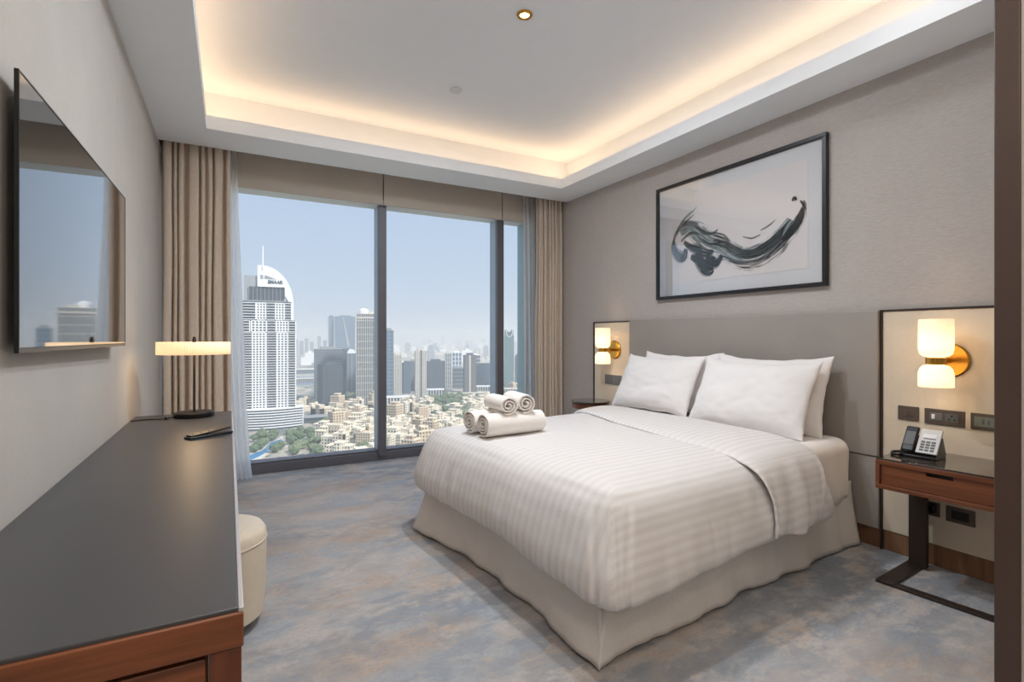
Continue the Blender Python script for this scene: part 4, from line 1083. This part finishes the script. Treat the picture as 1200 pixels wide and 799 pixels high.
MB().box((-1.0, -10.2, 0), (1.6, -9.2, h + 2)).build('slot_stripe', 'city_dark', o)
tower('dark_slab', 'broad slate blue slab block without balconies', 500, 521, 423, 459, 'city_slate', 'city_slate', 5, 0.7, 5, 0.5, 24, 0.12)
tower('twin_cream_tower', 'pale framed tower beside the slate slab', 521.5, 529, 414, 456, 'city_blue_glass', 'city_cream', 10, 1.2, 4.5, 1.8, 18, 0.1)
tower('framed_tower', 'white framed mid-rise tower with blue glass', 529, 541, 413, 448, 'city_blue_glass', 'city_white', 12, 2, 9, 2.2, 22, 0.1)
tower('banded_block', 'dark block with pale horizontal bands', 530, 545, 431, 455, 'city_slate', 'city_grey', 9, 1.6, 0, 1, 22, 0.1)
o, w_, h, D_ = tower('brown_tower', 'brown grey tower with a pale vertical stripe', 543, 558, 416, 460, 'city_brown', 'city_slate', 5, 1.0, 4, 0.8, 22, 0.15)
MB().box((-w_ * 0.12, -12.2, 0), (w_ * 0.02, -11.2, h)).build('pale_stripe', 'city_cream', o)
tower('far_tower', 'small framed tower behind the broad navy block', 552, 563, 416, 446, 'city_slate', 'city_white', 10, 1.6, 12, 1.8, 20, 0.1)
tower('navy_block', 'broad navy glass office block next to the brown grey tower', 555, 580, 427, 452, 'city_blue_glass', 'city_slate', 6, 1.0, 6, 0.8, 30, 0.08)
o, w_, h, D_ = tower('green_glass_tower', 'green glass tower with an open ring crown', 591, 602, 394, 455, 'city_green_glass', 'city_green_glass', 10, 0.6, 5, 0.5, 20, 0.1)
P = [(-w_ / 2, 0)] + [(lerp(-w_ / 2, w_ / 2, k / 12), -9 * math.sin(PI * k / 12)) for k in range(13)] + [(w_ / 2, 0)]
cr = MB()
for s_ in (-1, 1): cr.box((s_ * w_ * 0.36 - w_ * 0.11, -9, h), (s_ * w_ * 0.36 + w_ * 0.11, 9, h + 17))
cr.box((-w_ / 2, 4, h), (w_ / 2, 9, h + 12))
cr.build('crown', 'city_green_glass', o)
MB().tube([(w_ * 0.38 * math.cos(PI * k / 12 + PI), -10.2, h + 17 + (19 * math.sin(PI * k / 12 + PI))) for k in range(13)], 1.0, 6).build('crown_ring', 'city_white', o)
tower('far_tower', 'dark narrow tower beyond the green glass tower', 603.5, 607, 417, 452, 'city_slate', 'city_slate', 6, 1, 5, 0.8, 16, 0.1)
tower('far_tower', 'pale narrow tower beyond the green glass tower', 608.5, 613, 420, 454, 'city_grey', 'city_cream', 8, 1, 5, 0.8, 16, 0.1)
# distant districts
far_specs = [(351, 355.5, 400), (357, 361, 397), (363, 367.5, 401), (372, 376, 394), (378.5, 383, 399), (345, 349, 398), (406, 411, 399)]
for i, (a, b_, yt) in enumerate(far_specs):
    tower('distant_tower', 'faint distant tower on the hazy horizon beyond the twin glass towers', a, b_, yt, 416, 'city_slate', 'city_grey', 14, 3, 16, 3, 30, 0.1, group='towers of the hazy horizon')
def distant_block(kind):
    w1 = MB(); 
    if kind == 0: w1.box((-14, -10, 0), (14, 10, 34)).box((-5, -5, 34), (6, 5, 39))
    elif kind == 1: w1.box((-22, -12, 0), (22, 12, 15)).box((-22, -12, 15), (-6, 12, 26)).box((10, -6, 15), (18, 6, 18))
    else: w1.box((-9, -9, 0), (9, 9, 52)).box((-6, -6, 52), (6, 6, 58))
    return w1
dlab = ['pale distant mid-rise block in the hazy far city', 'low stepped distant block in the hazy far city', 'distant slim tower block in the hazy far city']
proto = []
for k in range(3):
    p = distant_block(k).build('distant_block', ('city_white', 'city_cream', 'city_grey')[k]); proto.append(p)
rnd = random.Random(21); used = [False] * 3
for i in range(420):
    px_ = rnd.choice((rnd.uniform(352, 442), rnd.uniform(452, 616), rnd.uniform(452, 616), rnd.uniform(20, 352)))
    py = 403.5 + 30 * rnd.random() ** 1.5
    if py > 424 and 365 < px_ < 420: continue
    k = rnd.choice((0, 0, 1, 1, 2)); p, D = ground(px_, py)
    if not free(p, 36 * (1.0 + D / 9000.0)): continue
    o = proto[k] if not used[k] else proto[k].copy()
    if used[k]: COL.objects.link(o)
    used[k] = True
    s_ = rnd.uniform(0.7, 1.25) * (1.0 + D / 9000.0)
    o.location = p; o.rotation_euler = (0, 0, face_yaw(px_) + rnd.uniform(-0.4, 0.4)); o.scale = (s_ * 1.3, s_, s_ * rnd.uniform(0.7, 1.2))
    tag(o, dlab[k], 'building', 'blocks of the far city')

# broad pale buildings along the canal and the boulevard
def hall(label, px_, py, w_, d_, h, mat, rz_=0.1, cols=True):
    p, D = ground(px_, py); o = thing('low_hall', label, 'building', p, face_yaw(px_) + rz_)
    taken.append((p, 0.5 * d_ + 10)); RTv = Vector((RT[0], RT[1], 0)); taken.append((p + RTv * w_ * 0.3, 0.4 * d_ + 6)); taken.append((p - RTv * w_ * 0.3, 0.4 * d_ + 6))
    MB().box((-w_ / 2, -d_ / 2, 0), (w_ / 2, d_ / 2, h)).build('walls', 'city_slate', o)
    MB().box((-w_ / 2 - 2, -d_ / 2 - 3, h), (w_ / 2 + 2, d_ / 2 + 2, h + 1.6)).build('roof', mat, o)
    if cols:
        mb = MB()
        for i in range(int(w_ / 6) + 1): mb.box((-w_ / 2 + i * 6 - 0.8, -d_ / 2 - 2, 0), (-w_ / 2 + i * 6 + 0.8, -d_ / 2 - 0.6, h))
        tag(mb.build('columns', mat, o), kind='stuff')
hall('long white colonnaded hall below the cream ribbed tower', 469, 472, 52, 24, 12, 'city_white')
hall('small white colonnaded hall below the slotted tower', 510, 465, 34, 22, 16, 'city_white')
hall('flat grey market hall beside the white tower podium', 371, 494, 40, 20, 8, 'city_grey', 0.1, False)
hall('wide white roofed terminal across the canal', 362, 437, 150, 50, 14, 'city_white', 0.0, False)
hall('cream banded hall on the near canal bank', 360, 447, 110, 30, 9, 'city_cream', 0.0)
hall('low white hall in front of the navy block', 563, 457, 60, 26, 9, 'city_white', 0.0)
hall('long pale terrace below the brown tower', 546, 464, 80, 12, 6, 'city_cream', 0.0, False)
hall('cream shopping terrace below the green glass tower', 603, 460, 80, 22, 9, 'city_cream', 0.0)
# low sandy neighbourhood below
def villa(kind):
    body, win, par = MB(), MB(), MB()
    specs = [[(-12, -8, 12, 8, 17), (-12, -8, -4, 8, 22)], [(-16, -7, 16, 7, 12), (-5, -9, 6, 7, 16)], [(-9, -9, 9, 9, 24), (-4, -4, 5, 5, 28)],
             [(-18, -6, 0, 8, 14), (0, -10, 14, 6, 19), (8, -10, 14, -3, 23)]][kind]
    for x0, y0, x1, y1, h in specs:
        body.box((x0, y0, 0), (x1, y1, h))
        par.box((x0 - 0.4, y0 - 0.4, h), (x1 + 0.4, y0 + 0.5, h + 1.1)).box((x0 - 0.4, y1 - 0.5, h), (x1 + 0.4, y1 + 0.4, h + 1.1))
        par.box((x0 - 0.4, y0, h), (x0 + 0.5, y1, h + 1.1)).box((x1 - 0.5, y0, h), (x1 + 0.4, y1, h + 1.1))
        nf = int(h / 4)
        for f_ in range(nf):
            z = 1.4 + f_ * 4
            for i in range(int((x1 - x0) / 4)):
                x = x0 + 2 + i * 4; win.box((x - 0.85, y0 - 0.12, z), (x + 0.85, y0 + 0.1, z + 2.0))
            for i in range(int((y1 - y0) / 4)):
                y = y0 + 2 + i * 4; win.box((x0 - 0.12, y - 0.85, z), (x0 + 0.1, y + 0.85, z + 2.0)); win.box((x1 - 0.1, y - 0.85, z), (x1 + 0.12, y + 0.85, z + 2.0))
    return body, win, par
vlab = ['sand-coloured apartment house with a taller end wing below the towers', 'long low cream apartment house with a central bay below the towers', 'squat ochre tower house with a roof lantern below the towers', 'cream stepped apartment house with a corner turret below the towers']
vname = ['winged_house', 'long_house', 'tower_house', 'stepped_house']
vp = []
for k in range(4):
    r_ = thing(vname[k], vlab[k], 'building', (0, 0, GZ), 0, 'sandy low-rise houses')
    B_, W_, P_ = villa(k)
    B_.build('walls', ('sand_a', 'sand_b', 'sand_c', 'sand_b')[k], r_); tag(W_.build('windows', 'city_window', r_), kind='stuff'); P_.build('parapet', 'sand_b', r_)
    vp.append([r_, False])
def put(pr, p, rz_, s_, sz=1.0):
    r_, used_ = pr
    if used_:
        n_ = r_.copy(); COL.objects.link(n_)
        for ch in r_.children:
            c_ = ch.copy(); COL.objects.link(c_); c_.parent = n_
        r_ = n_
    pr[1] = True
    r_.location = p; r_.rotation_euler = (0, 0, rz_); r_.scale = (s_, s_, s_ * sz); return r_
rnd = random.Random(5)
def near_tower(px_, py): return px_ < 362 and py > 478
cnt = 0
for tries in range(2600):
    left = rnd.random() < 0.45; side_ = rnd.random() < 0.16
    px_ = rnd.uniform(352, 444) if left else rnd.uniform(450, 572)
    py = rnd.uniform(474, 536) if left else rnd.uniform(470, 540)
    if side_: px_, py = rnd.choice((rnd.uniform(20, 262), rnd.uniform(20, 262), rnd.uniform(574, 680))), rnd.uniform(452, 540)
    if near_tower(px_, py) and px_ > 262: continue
    if 262 < px_ < 372 + (py - 478) * 0.2 and py > 492: continue           # gardens beside the tower
    if 500 < px_ < 548 and 464 < py < 482: continue                  # the park
    p, D = ground(px_, py)
    if not free(p, 16.0): continue
    put(vp[rnd.choice((0, 1, 1, 2, 3, 3))], p, face_yaw(px_) + rnd.choice((0.35, 0.35, -0.5, 1.0)) + rnd.uniform(-0.1, 0.1), rnd.uniform(0.75, 1.05), rnd.uniform(0.75, 1.1))
    cnt += 1
    if cnt >= 210: break
def strip(name, label, cat, pts, mat, z=0.4):
    P = [ground(a, b_)[0] for a, b_ in pts]; mb = MB()
    n = len(P); mb.add([(p.x, p.y, GZ + z) for p in P] + [(p.x, p.y, GZ - 1) for p in P], [tuple(range(n))] + [(i, (i + 1) % n, n + (i + 1) % n, n + i) for i in range(n)])
    o = mb.build(name, mat); return tag(o, label, cat, kind='structure')
strip('floor_canal', 'blue grey canal beside the dark gridded tower', 'canal', [(345, 452), (374, 451), (374, 440.5), (345, 441)], 'canal_water')
strip('floor_boulevard', 'grey boulevard running below the towers', 'road', [(345, 471), (450, 473.5), (600, 466), (600, 463), (450, 470.5), (345, 468)], 'road')
strip('floor_avenue', 'grey avenue curving past the white tower', 'road', [(352, 522), (372, 497), (378, 486), (381, 486), (377, 498), (359, 524)], 'road', 0.5)
strip('floor_pool_deck', 'pale deck around the tower pool', 'terrace', [(284, 533), (312, 523), (330, 511), (338, 516), (322, 528), (300, 541), (284, 546)], 'city_cream', 0.3)
strip('floor_pool', 'bright blue swimming pool beside the white tower', 'pool', [(285, 537), (308, 528), (318, 519), (329, 515), (334, 517.5), (320, 525.5), (304, 535), (286, 543)], 'pool_water', 0.7)
def tree(kind):
    mb = MB(); n, mrows = 14, 9; rs = random.Random(kind + 60)
    H = (9, 12, 7)[kind]; Rr = (5.2, 5.0, 6.2)[kind]
    def fn(u, v):
        a = 2 * PI * u; th = PI * v
        k = 1 + 0.35 * N(math.cos(a) * 2 + kind, math.sin(a) * 2, math.cos(th) * 2.2) + 0.18 * N(math.cos(a) * 5, math.sin(a) * 5 + kind, math.cos(th) * 5)
        return (Rr * k * math.sin(th) * math.cos(a), Rr * k * math.sin(th) * math.sin(a), H * 0.58 - Rr * 0.75 * k * math.cos(th))
    return mb.grid(fn, n, mrows, True)
tlab = ['round dark green tree between the sandy houses and gardens', 'tall green tree in the gardens near the houses', 'broad pale green tree in the gardens and park']
tp = []
for k in range(3):
    r_ = thing('garden_tree', tlab[k], 'tree', (0, 0, GZ), 0, 'trees of the city gardens')
    tree(k).build('crown', ('tree_leaf', 'tree_leaf', 'tree_leaf_pale')[k], r_)
    MB().lathe([(0.4, 0), (0.3, 4.5)], 6).build('trunk', 'tree_trunk', r_)
    tp.append([r_, False])
zones = [((296, 335), (511, 533), 22), ((338, 372), (506, 535), 26), ((60, 270), (480, 560), 40), ((368, 385), (490, 512), 14), ((500, 547), (465, 481), 46), ((380, 444), (478, 536), 26), ((453, 560), (482, 538), 30), ((406, 420), (463, 470), 10), ((545, 560), (482, 500), 10)]
for (xa, xb), (ya, yb), n in zones:
    k_ = 0
    for tries in range(n * 14):
        px_, py = rnd.uniform(xa, xb), rnd.uniform(ya, yb)
        if 284 < px_ < 338 and abs(py - (545 - (px_ - 284) * 0.56)) < 6: continue
        p, D = ground(px_, py)
        if not free(p, 7.2): continue
        put(tp[rnd.choice((0, 0, 1, 2))], p, rnd.uniform(0, 6), rnd.uniform(0.85, 1.35)); k_ += 1
        if k_ >= n: break

# haze: a thin scattering volume over the city
m = bpy.data.materials.new('city_haze'); m.use_nodes = True; t = m.node_tree; t.nodes.clear(); MAT['city_haze'] = m
o = t.nodes.new('ShaderNodeOutputMaterial'); vs = t.nodes.new('ShaderNodeVolumeScatter')
vs.inputs['Color'].default_value = (0.86, 0.93, 1.0, 1); vs.inputs['Density'].default_value = HAZE; vs.inputs['Anisotropy'].default_value = 0.2
t.links.new(vs.outputs[0], o.inputs['Volume'])
hz = MB().box((-16000, 60, GZ - 2), (16000, 20000, 130)).build('haze', 'city_haze')
hz.rotation_euler = (0, 0, -YAW)
tag(hz, 'pale summer haze hanging over the city', 'haze', kind='stuff')
